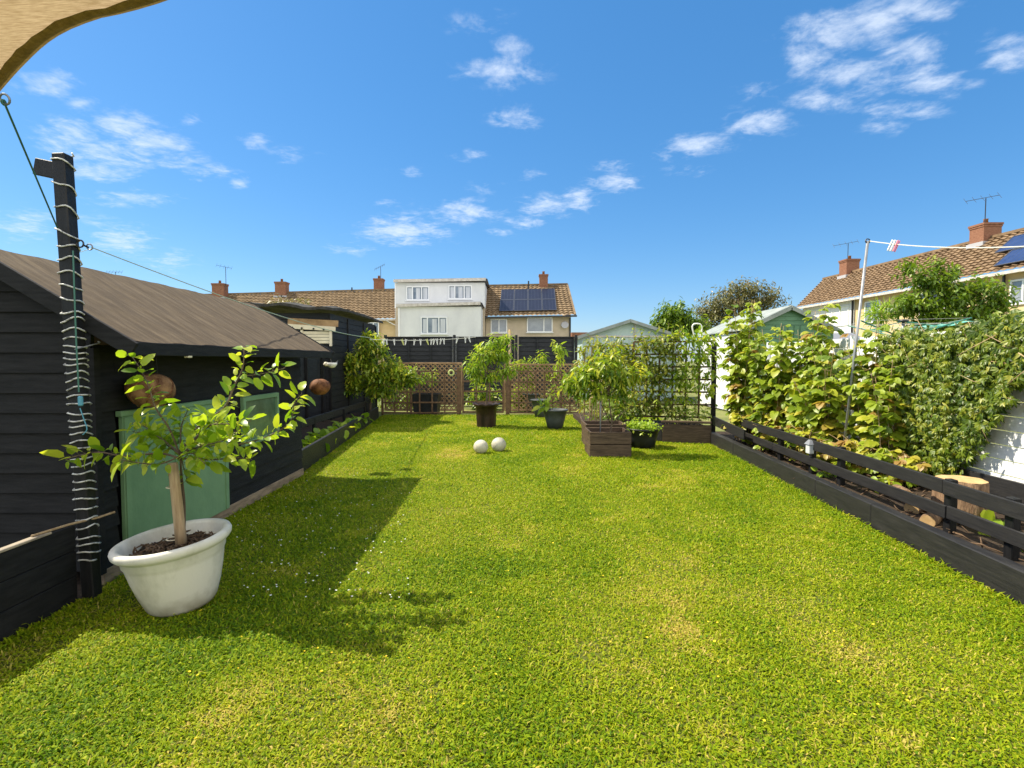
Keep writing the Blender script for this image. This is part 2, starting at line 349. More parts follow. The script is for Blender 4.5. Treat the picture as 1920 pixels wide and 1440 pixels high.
def along(pts, t):
    pts = [Vector(p) for p in pts]; L_ = [(pts[i+1]-pts[i]).length for i in range(len(pts)-1)]; s = t*sum(L_)
    for i, l_ in enumerate(L_):
        if s <= l_ or i == len(L_)-1: return pts[i].lerp(pts[i+1], min(1, s/max(l_, 1e-6))), (pts[i+1]-pts[i]).normalized()
        s -= l_
def smoothline(pts, n=5):
    pts = [Vector(p) for p in pts]; out = []
    for i in range(len(pts)-1):
        p0 = pts[max(i-1,0)]; p1 = pts[i]; p2 = pts[i+1]; p3 = pts[min(i+2, len(pts)-1)]
        for k in range(n):
            t = k/n; out.append(.5*((2*p1)+(-p0+p2)*t+(2*p0-5*p1+4*p2-p3)*t*t+(-p0+3*p1-3*p2+p3)*t**3))
    out.append(pts[-1]); return out
class Leaves:
    def __init__(s): s.P=[]; s.A=[]; s.N=[]; s.L=[]; s.W=[]; s.V=[]
    def put(s, p, a, n, l, w, v): s.P.append(tuple(p)); s.A.append(tuple(a)); s.N.append(tuple(n)); s.L.append(l); s.W.append(w); s.V.append(v)
    def build(s, name, mat, parent, **k):
        return leaf_mesh(name, np.array(s.P), np.array(s.A), np.array(s.N), np.array(s.L), np.array(s.W), mat, parent, np.clip(np.array(s.V),0,1), **k)
def rv(a=1): return Vector((random.uniform(-a,a), random.uniform(-a,a), random.uniform(-a,a)))
def sprig(lv, mbw, p0, d, length, nl, ll, lw, droop=.3, var=(.4,.25), r=.003, spread=.9, sag=.25):
    """a twig from p0 in direction d with nl leaves; bends down by sag"""
    d = Vector(d).normalized(); pts = [Vector(p0)]; dd = d.copy(); n = 5
    for i in range(n):
        dd = (dd + Vector((0,0,-sag/n)) + rv(.08)).normalized(); pts.append(pts[-1] + dd*(length/n))
    if mbw is not None: mbw.tube(pts, [r*(1-.7*i/n) for i in range(n+1)], 4, caps=False)
    g = random.uniform(0, 6.28)
    tone = random.gauss(0, .12)
    for i in range(nl):
        t = .15+.85*(i+.5)/nl; p, tt = along(pts, t); g += 2.4
        s1 = tt.orthogonal().normalized(); s2 = tt.cross(s1)
        side = s1*math.cos(g) + s2*math.sin(g)
        a = (tt*(1-spread*.6) + side*spread + Vector((0,0,-droop)) + rv(.2)).normalized()
        nrm = (Vector((0,0,1)) + rv(.6) + side*.3)
        if abs(nrm.normalized().dot(a)) > .95: nrm = tt
        k = random.uniform(.7,1.15)
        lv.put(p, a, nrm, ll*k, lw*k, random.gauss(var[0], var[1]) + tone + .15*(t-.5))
def clump_tree(name, base, trunk_pts, trunk_r, blobs, nsprig, sl, nl, ll, lw, mat, label, cat, group=None, shape='broad', droop=.3, var=(.4,.22), sag=.25, barkm='bark', curl=.25, spread=.9, limb=True, tr_name='trunk', twigs=True):
    t = thing(name, base, label, cat, group)
    mb = MB(); pts = smoothline(trunk_pts, 4); n = len(pts)
    mb.tube(pts, [trunk_r*(1-.55*i/(n-1)) for i in range(n)], 8)
    lv = Leaves(); tw = MB()
    tot = sum(b[1][0]*b[1][1]+b[1][2]*b[1][1] for b in blobs)
    for (c, rad) in blobs:
        c = Vector(c)
        if limb:
            s0, _ = along(pts, random.uniform(.55,1)); mid = (s0+c)/2 + rv(.05)*rad[0]
            mb.tube([s0, mid, c], [trunk_r*.45, trunk_r*.32, trunk_r*.12], 5)
        k = max(3, int(nsprig*(rad[0]*rad[1]+rad[2]*rad[1])/tot))
        for i in range(k):
            d = rv(1)
            while d.length > 1 or d.length < .05: d = rv(1)
            d.normalize(); f = random.uniform(.35,.95)
            p = c + Vector((d.x*rad[0], d.y*rad[1], d.z*rad[2]))*f
            dr = (Vector((d.x, d.y, d.z*.7+.35)) + rv(.35)).normalized()
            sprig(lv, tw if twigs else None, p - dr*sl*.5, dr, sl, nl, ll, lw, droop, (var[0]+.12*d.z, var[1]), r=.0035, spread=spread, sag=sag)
    mb.build(tr_name, M[barkm], t, True)
    if twigs: tw.build('twigs', M['twig'], t, True)
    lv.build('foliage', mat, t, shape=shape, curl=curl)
    return t
def dup(root, loc, label=None, group=None, rotz=0):
    r = root.copy(); COL.objects.link(r); r.location = loc; r.rotation_euler = (0,0,rotz)
    if label: r['label'] = label
    if group: r['group'] = group
    for ch in root.children:
        c = ch.copy(); COL.objects.link(c); c.parent = r
        for g in ch.children:
            d = g.copy(); COL.objects.link(d); d.parent = c
    return r

# ------------------------------------------------------------------ the ground
def xl(y): return -2.70 if y < 6.9 else -2.76 - .7*(y-6.9)/6.9
def xr(y): return 3.10 + .07*(y-3.25)
gm = pmat('garden_ground', (.10,.13,.03), (.20,.20,.06), 1.5, (1,1,1), .95, .5, 20)
mb = MB(); mb.add([(-400,-100,-.03),(400,-100,-.03),(400,900,-.03),(-400,900,-.03)], [(0,1,2,3)])
tag(mb.build('ground', gm), kind='structure')
lm = pmat('lawn_soil', (.045,.065,.008), (.11,.115,.015), 9, (1,1,1), .95, .8, 60)
mb = MB(); ys = np.linspace(-1, 14.7, 40)
for i in range(39):
    a, b = ys[i], ys[i+1]; mb.add([(xl(a)-.02,a,0),(xr(a)+.02,a,0),(xr(b)+.02,b,0),(xl(b)-.02,b,0)], [(0,1,2,3)])
tag(mb.build('lawn', lm), kind='structure')
mb = MB()
mb.add([(3.2,-1,.10),(5.4,-1,.10),(5.4,10.5,.10),(3.75,10.5,.10)], [(0,1,2,3)])
tag(mb.build('soil_bed', M['soil']), kind='structure')
mb = MB(); mb.add([(-6,-1,.004),(-2.71,-1,.004),(-2.71,6.95,.004),(-6,6.95,.004)], [(0,1,2,3)])
mb.add([(-4.5,6.95,.16),(-2.80,6.95,.16),(-3.47,13.8,.16),(-4.5,13.8,.16)], [(0,1,2,3)])
tag(mb.build('border_soil', M['soil']), kind='structure')
# ---- grass blades
def vnoise(x, y, sc, seed):
    r = np.random.default_rng(seed); g = r.random((64, 64)); X_ = x/sc; Y_ = y/sc
    xi = np.floor(X_).astype(int); yi = np.floor(Y_).astype(int); fx = X_-xi; fy = Y_-yi; fx = fx*fx*(3-2*fx); fy = fy*fy*(3-2*fy)
    a = g[xi%64, yi%64]; b = g[(xi+1)%64, yi%64]; c = g[xi%64, (yi+1)%64]; d = g[(xi+1)%64, (yi+1)%64]
    return (a*(1-fx)+b*fx)*(1-fy) + (c*(1-fx)+d*fx)*fy
def patch(x, y):
    return .42*vnoise(x,y,.9,1)+.33*vnoise(x,y,.33,2)+.25*vnoise(x,y,.13,3)
XS = []; YS = []; SC = []
for (y0, y1, dens, sc) in ((.9,3.6,17000,.92),(3.6,6,12500,1.02),(6,9.5,7500,1.25),(9.5,14.6,4400,1.6)):
    n = int((y1-y0)*7.2*dens); x = RNG.uniform(-3.5, 3.7, n); y = RNG.uniform(y0, y1, n)
    lim = np.maximum(1.06*y+.3, .5)
    ok = (x > np.array([xl(q) for q in y])) & (x < 3.10+.07*(y-3.25)) & (np.abs(x) < lim)
    XS.append(x[ok]); YS.append(y[ok]); SC.append(np.full(ok.sum(), sc))
x = np.concatenate(XS); y = np.concatenate(YS); sc = np.concatenate(SC)
# straggling longer blades beside the edgings
n = 9000; yb = RNG.uniform(1.5, 14, n); side = RNG.random(n) < .5
xb = np.where(side, np.array([xl(q) for q in yb])+np.abs(RNG.normal(0,.04,n)), 3.10+.07*(yb-3.25)-np.abs(RNG.normal(0,.035,n)))
edge = np.concatenate([np.zeros(len(x)), np.ones(n)])
x = np.concatenate([x, xb]); y = np.concatenate([y, yb]); sc = np.concatenate([sc, np.full(n, 1.1)])
n = len(x); pn = patch(x, y); lush = vnoise(x, y, .55, 9)
keep = RNG.random(n) < np.clip(1.25 - 1.1*np.clip(pn-.5, 0, 1)*2, .45, 1)
x, y, sc, pn, edge, lush = [a[keep] for a in (x, y, sc, pn, edge, lush)]; n = len(x)
ang = RNG.uniform(0, 2*np.pi, n) ; lean = RNG.uniform(.5, 1.6, n); ln = RNG.uniform(.016, .038, n)*sc*(.75+.6*lush)*(1+edge*RNG.uniform(0,1.3,n)); wdt = RNG.uniform(.0024, .0048, n)*sc
dh = np.stack([np.cos(ang), np.sin(ang), np.zeros(n)], 1); sdv = np.stack([-np.sin(ang), np.cos(ang), np.zeros(n)], 1)
P0 = np.stack([x, y, np.zeros(n)], 1); up = np.array([0,0,1.0])
def seg(t): # curved blade: angle from vertical grows along it
    th = lean*(.35+1.0*t); return P0 + dh*(ln*t*np.sin(th))[:, None] + up[None]*(ln*t*np.cos(th))[:, None]
bare = np.zeros(n)
for (bx_, by_, br, bs) in ((852,850,.42,.55),(890,797,.30,.35),(1300,1190,.22,.35),(1255,1120,.25,.25),(480,1290,.18,.25),(1590,1230,.2,.25),(1080,880,.35,.2),(700,1330,.2,.2)):
    g = G(bx_, by_); bare = np.maximum(bare, bs*np.exp(-(((x-g.x)/br)**2+((y-g.y)/(br*1.3))**2))*(.5+vnoise(x,y,.09,41)))
ln *= 1-.45*np.clip(bare,0,1)
tw_ = RNG.normal(0, .5, n)
sd2 = sdv*np.cos(tw_)[:, None] + up[None]*(np.sin(tw_))[:, None]*.6
p0, p1, p2 = seg(0), seg(.55), seg(1.0)
V = np.stack([p0-sdv*wdt[:,None]*.6, p0+sdv*wdt[:,None]*.6, p1-sd2*wdt[:,None], p1+sd2*wdt[:,None], p2+sdv*wdt[:,None]*.15], 1)
base = (np.arange(n)*5)[:, None]
Q = base+np.array([[0,1,3,2]]); T = base+np.array([[2,3,4]])
var = np.clip(.30 + .28*np.clip((pn-.22)*1.35, 0, 1) + RNG.normal(0,.19,n) - .22*(lush-.5) + (RNG.random(n) < .07)*.4 + .22*np.clip((vnoise(x,y,.42,31)*vnoise(x,y,.17,32)-.38)*4,0,1) + bare, 0, 1)
tag(mesh_np('grass', V.reshape(-1,3), [T, Q], M['l_grass'], None, np.repeat(var, 5), smooth=False), kind='stuff')
# clover leaflets scattered among the blades
n = 26000; y = RNG.uniform(1.6, 9, n)**1.0; x = RNG.uniform(-3.2, 3.6, n)
ok = (x > -2.68) & (x < 3.05+.07*(y-3.25)) & (np.abs(x) < 1.05*y+.2) & (vnoise(x, y, .45, 21)+.25*RNG.random(n) > .58); x = x[ok]; y = y[ok]; n = len(x)
P = np.stack([x, y, RNG.uniform(.010,.030,n)], 1); a = RNG.uniform(0,6.28,n)
A = np.stack([np.cos(a), np.sin(a), RNG.uniform(-.1,.3,n)], 1); Nn = np.stack([RNG.normal(0,.35,n), RNG.normal(0,.35,n), np.ones(n)], 1)
l_ = RNG.uniform(.006,.015,n)*(1+.06*y)
tag(leaf_mesh('clover', P, A, Nn, l_, l_*.85, M['l_grass'], None, np.clip(RNG.normal(.38,.15,n),0,1), curl=.1, shape='round'), kind='stuff')
# daisies and buttercups
def flowers(name, n, mat, region, r0):
    mb = MB(); k = 0
    while k < n:
        px = random.uniform(*region[0]); py = random.uniform(*region[1]); g = G(px, py)
        if g.x < xl(g.y)+.05 or g.x > xr(g.y)-.05: continue
        r = r0*random.uniform(.6,1.2); z = random.uniform(.028,.05); tl = rv(.35)
        ring = [(g.x+r*math.cos(i*1.0472), g.y+r*math.sin(i*1.0472), z+tl.x*r*math.cos(i)+.002) for i in range(6)]
        mb.add([(g.x,g.y,z-.003)]+ring, [(0,i+1,(i+1)%6+1) for i in range(6)]); k += 1
    return mb.build(name, mat)
tag(flowers('daisies', 150, M['petal'], ((440,780),(880,1130)), .0066), kind='stuff')
tag(flowers('buttercups', 110, M['petal_y'], ((300,1800),(850,1400)), .0065), kind='stuff')

# ------------------------------------------------------------------ shed
SX = -2.75; SY0 = 3.5; SY1 = 6.91; EX = -2.40; EZ = 1.62; RX = -3.41; RZ = 2.24; RY0 = 3.38; RY1 = 7.08
shed = thing('garden_shed', (-3.4, 5.2, 0), 'low black clapboard shed with weathered brown felt roof and sage green doors', 'shed')
def clad_x(mb, x, y0, y1, z0, z1, st, topf=None, out=.022):     # boards facing +x
    z = z0
    while z < z1-.01:
        zt = min(z+st, z1); b = random.uniform(-.003,.003)
        mb.hexa([(x-.02,y0,z),(x+out+b,y0,z),(x+out+b,y1,z),(x-.02,y1,z),(x-.02,y0,zt+.004),(x+.004,y0,zt+.004),(x+.004,y1,zt+.004),(x-.02,y1,zt+.004)]); z += st
mb = MB(); clad_x(mb, SX, SY0, 3.665, .10, EZ-.02, .132); clad_x(mb, SX, 3.665, 5.06, 1.156, EZ-.02, .132); clad_x(mb, SX, 5.06, SY1, .10, EZ-.02, .132)
mb.box((SX-.06,(SY0+SY1)/2,.8),(.05,SY1-SY0-.04,1.5))
mb.build('side_wall', M['black_x'], shed)
def zroof(x): return RZ - abs(x-RX)*(RZ-EZ)/(EX-RX)
mb = MB(); z = .10
while z < 2.2:
    zt = z+.132
    def ext(zz): # x-range below the roof slope
        zz = min(zz, RZ-.03); h = (RZ-.03-zz)/((RZ-EZ)/(EX-RX)); return max(RX-h, -4.1), min(RX+h, SX)
    a0, a1 = ext(z); b0, b1 = ext(zt); b = random.uniform(-.003,.003)
    mb.hexa([(a0,SY0-.022+b,z),(a1,SY0-.022+b,z),(a1,SY0+.02,z),(a0,SY0+.02,z),(b0,SY0-.004,zt+.004),(b1,SY0-.004,zt+.004),(b1,SY0+.02,zt+.004),(b0,SY0+.02,zt+.004)]); z = zt
mb.box((SX+.012,SY0-.012,.83),(.05,.05,1.5))
mb.build('gable_wall', M['black_x'], shed)
mb = MB(); mb.box(((SX+(-4.1))/2, SY1-.02, .8), (1.3,.04,1.5)); mb.box((-4.1,(SY0+SY1)/2,.8),(.04,3.3,1.5)); 
mb.add([(-4.1,SY1,1.5),(SX,SY1,1.5),(SX,SY1,EZ+.1),(RX,SY1,RZ-.03),(-4.1,SY1,EZ+.1)],[(0,1,2,3,4)])
mb.build('rear_wall', M['black_x'], shed)
# roof: two slopes with slightly uneven felt
V = []; F = []
nu, nv = 60, 14
for sgn in (1,-1):
    b = len(V)
    for j in range(nv+1):
        for i in range(nu+1):
            t = j/nv; yv = RY0+(RY1-RY0)*i/nu; xx = RX + sgn*(EX-RX)*t
            V.append((xx, yv, RZ-(RZ-EZ)*t + .003*math.sin(i*.9+math.sin(j)) + random.uniform(-.001,.001) - .005*math.sin(math.pi*i/nu)*math.sin(math.pi*t)+.003*(1 if i%13 == 0 else 0)))
    for j in range(nv):
        for i in range(nu):
            a = b+j*(nu+1)+i; F.append((a,a+1,a+nu+2,a+nu+1) if sgn < 0 else (a,a+nu+1,a+nu+2,a+1))
mb = MB(); mb.add(V, F); roof = mb.build('roof', M['felt'], shed)
mb = MB()
mb.beam((EX+.012,RY0-.01,EZ-.045),(EX+.012,RY1+.01,EZ-.045),.022,.085, bev=.003)
mb.build('fascia', M['black_x'], shed)
for yv in (RY0-.012, RY1+.012):
    mb = MB()
    for s in (1,-1):
        a = Vector((RX,yv,RZ-.055)); b = Vector((RX+s*(EX-RX+.02),yv,EZ-.055)); mb.beam(a, b, .022, .10, bev=.003)
    mb.build('bargeboard', M['black_x'], shed)
mb = MB(); mb.hexa([(RX,RY0,RZ-.04),(EX-.01,RY0,EZ-.04),(EX-.01,RY1,EZ-.04),(RX,RY1,RZ-.04),(RX,RY0,RZ-.025),(EX-.01,RY0,EZ-.025),(EX-.01,RY1,EZ-.025),(RX,RY1,RZ-.025)])
mb.build('roof_deck', M['black_x'], shed)
mb = MB(); mb.box((EX+.005,3.95,1.545),(.035,.05,.05), bev=.004); mb.build('eave_block', M['cream'], shed)
for (a, b) in ((3.69,4.30),(4.315,5.04)):
    mb = MB(); mb.box((SX+.03,(a+b)/2,.60),(.03,b-a,1.02), bev=.003); mb.box((SX+.05,a+.03,.60),(.012,.05,1.0)); mb.box((SX+.05,b-.03,.60),(.012,.05,1.0)) 
    dd = mb.build('door', M['green_paint'], shed)
mb = MB(); mb.box((SX+.035,4.365,1.13),(.045,1.40,.04), bev=.004); mb.build('door_lintel', M['green_paint'], shed)
mb = MB()
for yv in (5.37,6.14): mb.box((SX+.035,yv,.88),(.04,.045,.50), bev=.004)
for zz in (1.11,.655): mb.box((SX+.037,5.755,zz),(.038,.75,.05), bev=.004)
wf = mb.build('window_frame', M['green_paint'], shed)
mb = MB(); mb.box((SX+.025,5.755,.88),(.008,.73,.42)); mb.build('pane', M['glass_dark'], wf)
mb = MB(); mb.box((SX+.005,(SY0+SY1)/2,.05),(.05,SY1-SY0,.10), bev=.004); mb.build('base_plank', M['plank'], shed)
# low board panel in front of shed
lp = thing('low_fence_panel', (-2.72,1.9,0), 'knee-high black board panel with a worn pale top edge beside the corded post', 'fence panel')
mb = MB()
for k in range(3): mb.box((-2.73,1.85,.08+.16*k),(.03,2.85,.155), bev=.004)
mb.build('boards', M['black_x'], lp)
mb = MB(); mb.box((-2.73,1.80,.487),(.045,2.6,.014), bev=.003); mb.build('top_edge', M['worn'], lp)
mb = MB(); mb.tube([(-2.74,3.0,.50),(-2.69,3.2,.505),(-2.64,3.36,.50),(-2.60,3.45,.51)],.007); tag(mb.build('stick', M['raw_wood']), 'thin pale stick lying behind the corded post on the low black panel', 'stick')
# ------------------------------------------------------------------ post, cords, sail
PB = Vector((-2.67,3.33,0)); PT = D(117,290,3.33)
post = thing('garden_post', PB, 'tall black timber post with cable coiled round it beside the shed', 'post')
mb = MB(); mb.beam(PB, PT, .078, .078, up=(0,1,0), bev=.006); mb.build('shaft', M['black_v'], post)
mb = MB(); mb.box(PT+Vector((-.10,0,-.085)),(.14,.03,.10), bev=.004, rot=Matrix.Rotation(R(12),3,'Y')); mb.build('bracket', M['black_v'], post)
hk = D(150,457,3.33)
mb = MB(); 
def ring(mb, c, r, wr, ax, n=14):
    q = Vector(ax).normalized(); a = q.orthogonal().normalized(); b = q.cross(a); mb.tube([Vector(c)+(a*math.cos(i*2*math.pi/n)+b*math.sin(i*2*math.pi/n))*r for i in range(n+1)], wr, 6)
ring(mb, hk, .022, .005, (0,1,0)); mb.tube([D(157,460,3.33), D(166,464,3.36)], .006); mb.build('hook', M['dark_metal'], post)
mb = MB(); ring(mb, D(168,463,3.37), .018, .004, (0,1,.2)); mb.build('turnbuckle_ring', M['steel'], post)
# spiral cable
def axis(t): return PB.lerp(PT, t)
ccl = MB(); pts = []; hts = []
zc_ = .30; turns = []
a = 0; t = .085
while t < .99:
    step = random.choice((.013,.017,.019,.024)) if t < .62 else (random.choice((.012,.020,.030)) if t < .80 else random.choice((.03,.045,.06)))
    for k in range(14):
        aa = 2*math.pi*k/14; c = axis(t); rr = .0
        rx = min(.0455/max(abs(math.cos(aa)), abs(math.sin(aa))), .060)+.003*math.sin(t*61); pts.append(c+Vector((math.cos(aa)*rx, -math.sin(aa)*rx, (.016+.010*math.sin(t*43))*math.cos(aa)+.006*math.sin(aa*2+t*50))))
        t += step/14
    if len(pts) > 14*60: break
ccl.tube(pts, .0051, 6)
sl = thing('string_light', PB, 'white cable light coiled tightly round the tall black post', 'string light'); ccl.build('cable', M['white_cable'], sl, True)
mb = MB(); mb.tube([D(122,1108,3.25),D(112,1118,3.24)], .006); mb.build('plug_end', M['white_cable'], sl)
mb = MB(); mb.tube(smoothline([D(137,470,3.26),D(140,560,3.25),D(143,640,3.25),D(148,735,3.25)],4), .0045, 5); cordo = mb.build('cord', M['green_cord']); tag(cordo, 'thin green cord hanging straight down the front of the coiled post', 'cord')
mb = MB(); mb.box(D(151,752,3.24),(.028,.02,.06), bev=.006); mb.tube(smoothline([D(150,765,3.24),D(157,785,3.24),D(163,805,3.24),D(155,815,3.24)],4), .003,5); tag(mb.build('cord_winder', M['blue_cord']), 'small blue plastic cord winder hanging on the coiled post', 'cord winder')
mb = MB(); mb.tube([D(140,655,3.27), D(187,643,3.42)], .004); mb.tube([D(187,643,3.42), D(184,640,3.42)], .006); tag(mb.build('cable_bracket', M['steel']), 'thin metal rod sticking out from the post towards the shed eave', 'bracket')
# sail
C0 = Vector((-2.13,2.24,2.60))
edge = [C0, G(33,120,2.60), G(92,66,2.61), G(170,30,2.62), G(285,0,2.62), Vector((-.2,1.42,2.66)), Vector((1.0,1.36,2.70)), Vector((2.8,1.9,2.85))]
edge = smoothline(edge, 12)
left = smoothline([C0, Vector((-2.35,1.2,2.63)), Vector((-2.6,0,2.7)), Vector((-3.2,-1.8,2.85))], 8)
sail = thing('shade_sail', C0, 'tan woven shade sail stretched overhead with a darker hemmed edge', 'shade sail')
nl = 24; mb = MB(); V = []
ea = [along(edge, (i/60)**1.25)[0] for i in range(61)]; fa = [Vector((-3.2,-1.8,2.85)).lerp(Vector((2.9,-1.8,2.95)), i/60) for i in range(61)]
for i in range(61):
    l0 = along(left, 0)[0]
    for j in range(nl+1):
        t = j/nl
        lft = along(left, t)[0]; q = ea[i].lerp(fa[i], t) + (lft - ea[0].lerp(fa[0], t))*(1-i/60)
        q.z -= .06*math.sin(math.pi*t)*math.sin(math.pi*i/60)
        V.append(q)
F = [(i*(nl+1)+j,(i+1)*(nl+1)+j,(i+1)*(nl+1)+j+1,i*(nl+1)+j+1) for i in range(60) for j in range(nl)]
mb.add(V, F); mb.build('fabric', M['sail'], sail, True)
mb = MB(); V = []
inner = []
for i in range(61):
    q = ea[i]; tn = (ea[min(i+1,60)]-ea[max(i-1,0)]).normalized(); nn = Vector((tn.y,-tn.x,0)).normalized()
    wv = .034+.004*math.sin(i*3.1); V += [q+Vector((0,0,-.006)) - nn*.012, q+nn*wv*.5+Vector((0,0,-.016)), q + nn*wv + Vector((0,0,-.010+.003*math.sin(i*5)))]
mb.add(V, [(i*3+j,(i+1)*3+j,(i+1)*3+j+1,i*3+j+1) for i in range(60) for j in range(2)]); mb.build('hem', M['sail_hem'], sail, True)
mb = MB(); ring(mb, D(9,186,2.26), .020, .0045, (0,1,.3)); mb.build('corner_ring', M['steel'], sail)
mb = MB(); mb.tube([D(7,190,2.26), D(108,428,3.27)], .0045, 5); ring(mb, D(7,192,2.26), .010, .004, (1,0,0), 8); tag(mb.build('guy_rope', M['green_cord']), 'thin dark green rope from the sail corner down to the post', 'rope')
# wash line to far end and pegs
def sagline(a, b, s, n=16): return [a.lerp(b, i/n) - Vector((0,0,s*4*(i/n)*(1-i/n))) for i in range(n+1)]
wl = D(172,464,3.4); we = D(693,633,12.6)
mb = MB(); mb.tube(sagline(wl, we, .10), [.0035+.005*i/16 for i in range(17)], 5); mb.tube([we, D(733,676,13.4)], .006, 5); mb.tube([D(140,476,3.35), D(172,466,3.42)], .002,4)
tag(mb.build('washing_line', M['pale_cord'] if False else pmat('faded_green_line',(.42,.52,.40),None,rough=.5)), 'faded green washing line running from the coiled post to the back corner', 'washing line')
pl0 = D(693,636,12.6); pl1 = D(892,632,12.9)
mb = MB(); pl = sagline(pl0, pl1, .05); mb.tube(pl, .006, 5); tag(mb.build('peg_line', M['pale_cord']), 'pale line strung with clothes pegs in front of the back fence', 'washing line')
ORD = 'first second third fourth fifth sixth seventh eighth ninth tenth eleventh twelfth thirteenth fourteenth fifteenth sixteenth'.split()
k = 0
for px in (719,724,738,753,760,776,787,799,808,813,818,826,831,857,872,879):
    t = (px-693)/199; c, _ = along(pl, t); tl = random.uniform(-.35,.35); rt = Matrix.Rotation(tl,3,'Y')
    mb = MB()
    for s in (-1,1): mb.box(c + rt @ Vector((s*.010,0,-.045)), (.011,.016,.15), rot=rt @ Matrix.Rotation(R(6)*s,3,'Y'), bev=.003)
    mb.box(c + rt @ Vector((0,0,-.02)), (.03,.014,.016), rot=rt)
    o = mb.build('clothes_peg', M['peg_yellow'] if k in (3,7) else M['peg_white'])
    tag(o, ORD[k] + ' clothes peg from the left on the line before the back fence, a ' + ('yellow' if k in (3,7) else 'white') + ' one', 'clothes peg', 'clothes pegs on the back washing line'); k += 1

# ------------------------------------------------------------------ hanging pots by the shed
def lantern(c, r, mat, label, z_top, squash=.8):
    t = thing('hanging_lantern', c - Vector((0,0,r)), label, 'lantern', None)
    mb = MB(); prof = [(r*.30,-r*squash),(r*.55,-r*squash*.93)]
    for i in range(1,12):
        a = -math.pi/2*.72 + i/12*math.pi*.86; prof.append((r*math.cos(a), r*squash*math.sin(a)))
    prof.append((r*.52, r*squash*.80)); prof.append((r*.48, r*squash*.66))
    mb.lathe(prof, c, 28); mb.build('body', mat, t, True)
    mb = MB()
    for i in range(7):
        a0 = i*.9; pts = [c+Vector((math.cos(a0+.35*math.sin(s*1.7))*r*1.01*math.cos(s), math.sin(a0+.35*math.sin(s*1.7))*r*1.01*math.cos(s), r*1.01*squash*math.sin(s))) for s in np.linspace(-1.0,.75,9)]; mb.tube(pts, r*.03, 4)
    mb.build('openwork_bands', M['terracotta'], t, True)
    for s in (-1,1):
        mb = MB(); mb.tube([c+Vector((0,s*r*.5,r*squash*.75)), Vector((c.x,c.y+s*r*.42,z_top))], .003, 4); mb.build('hanger', M['dark_metal'], t)
    return t
lantern(D(283,731,3.80), .152, M['amber'], 'large round brown openwork lantern hanging under the near end of the shed eave', EZ-.08)
lantern(D(600,725,7.2), .135, M['terracotta'], 'smaller reddish round lantern hanging past the far end of the shed', 1.50)
wb = thing('wall_light', D(621,683,7.6), 'small white bowl shaped light hanging at the far tip of the shed eave', 'wall light')
mb = MB(); mb.lathe([(.012,-.075),(.045,-.065),(.070,-.03),(.078,0),(.072,0),(.062,-.03),(.03,-.055)], D(622,680,7.6), 16); mb.build('bowl', M['peg_white'], wb, True)
mb = MB(); mb.tube([D(629,681,7.6), D(634,677,7.6)], .008); mb.tube([D(622,680,7.6), D(618,668,7.5)], .006); mb.build('arm', M['dark_metal'], wb)
mb = MB(); mb.lathe([(0,-.03),(.028,-.02),(.035,0),(.02,.03),(0,.035)], D(611,683,7.55), 12); mb.build('sensor', M['cream'], wb, True)

# ------------------------------------------------------------------ left rear fence and outbuilding
lf = thing('side_fence', (-4.2,9,0), 'black boarded fence with upright battens running behind the left planting bed', 'fence')
mb = MB(); clad_x(mb, -4.2, 6.95, 12, .1, 1.75, .15, out=.012); mb.build('boards', M['grey_fence'], lf)
for yv in (7.8,9.4,10.8,11.7): mb = MB(); mb.box((-4.16,yv,.92),(.05,.06,1.75), bev=.004); mb.build('batten', M['black_v'], lf)
ob = thing('outbuilding', (-5.3,14,0), 'black outbuilding with a ragged felt roof and cream window board behind the shed', 'outbuilding')
mb = MB()
for k in range(17): 
    z = .1+k*.145; mb.box((-4.1,14,z+.07),(.03,4.0,.139), bev=.004); mb.box((-5.5,12,z+.07),(2.77,.03,.139), bev=.004)
mb.box((-4.14,14.0,1.28),(.03,3.98,2.5)); mb.box((-5.53,12.03,1.28),(2.74,.03,2.5))
mb.build('wall', M['grey_fence'], ob)
for (xx,yy) in ((-4.08,12.0),(-4.08,13.3),(-4.08,14.7),(-4.08,16.0)): mb = MB(); mb.box((xx,yy,1.3),(.05,.07,2.45), bev=.004); mb.build('corner_batten', M['black_v'], ob)
mb = MB(); V = []
for i in range(25):
    for j in range(9):
        xx = -7.0+i*(3.1/24); yy = 11.65+j*.57; V.append((xx,yy,2.66+.03*math.sin(i*.9)+random.uniform(-.015,.015)+ .05*math.sin(j*.4)+ .12*math.sin(math.pi*i/24)-.03*(j==0)))
nV = len(V); V += [v+Vector((0,0,-.06)) for v in [Vector(q) for q in V]]
F = [(i*9+j,(i+1)*9+j,(i+1)*9+j+1,i*9+j+1) for i in range(24) for j in range(8)]; F += [tuple(q+nV for q in f[::-1]) for f in F]
F += [(i*9,(i+1)*9,(i+1)*9+nV,i*9+nV) for i in range(24)] + [(24*9+j,24*9+j+1,24*9+j+1+nV,24*9+j+nV) for j in range(8)]
mb.add(V, F); mb.build('roof', pmat('ragged_black_felt',(.025,.025,.024),(.07,.065,.055),6,rough=.9,bump=.5), ob)
mb = MB(); mb.beam(D(540,602,11.93), D(634,607,11.93), .04,.14, bev=.004); mb.build('eave_beam', M['lattice'], ob)
mb = MB(); mb.beam(D(530,611,11.90), D(629,617,11.90), .03,.10, bev=.004); tb = mb.build('cream_board', M['cream'], ob)
for px in (548,566,588,607):
    mb = MB(); c = D(px,613+(px-530)*.06,11.88); mb.lathe([(0,0),(.022,0),(.022,.01),(0,.01)], c, 10, mt=Matrix.Rotation(R(90),3,'X')); mb.build('hole', M['pot_black'], tb)
c0, c1 = D(568,622,11.94), D(619,646,11.94)
mb = MB(); 
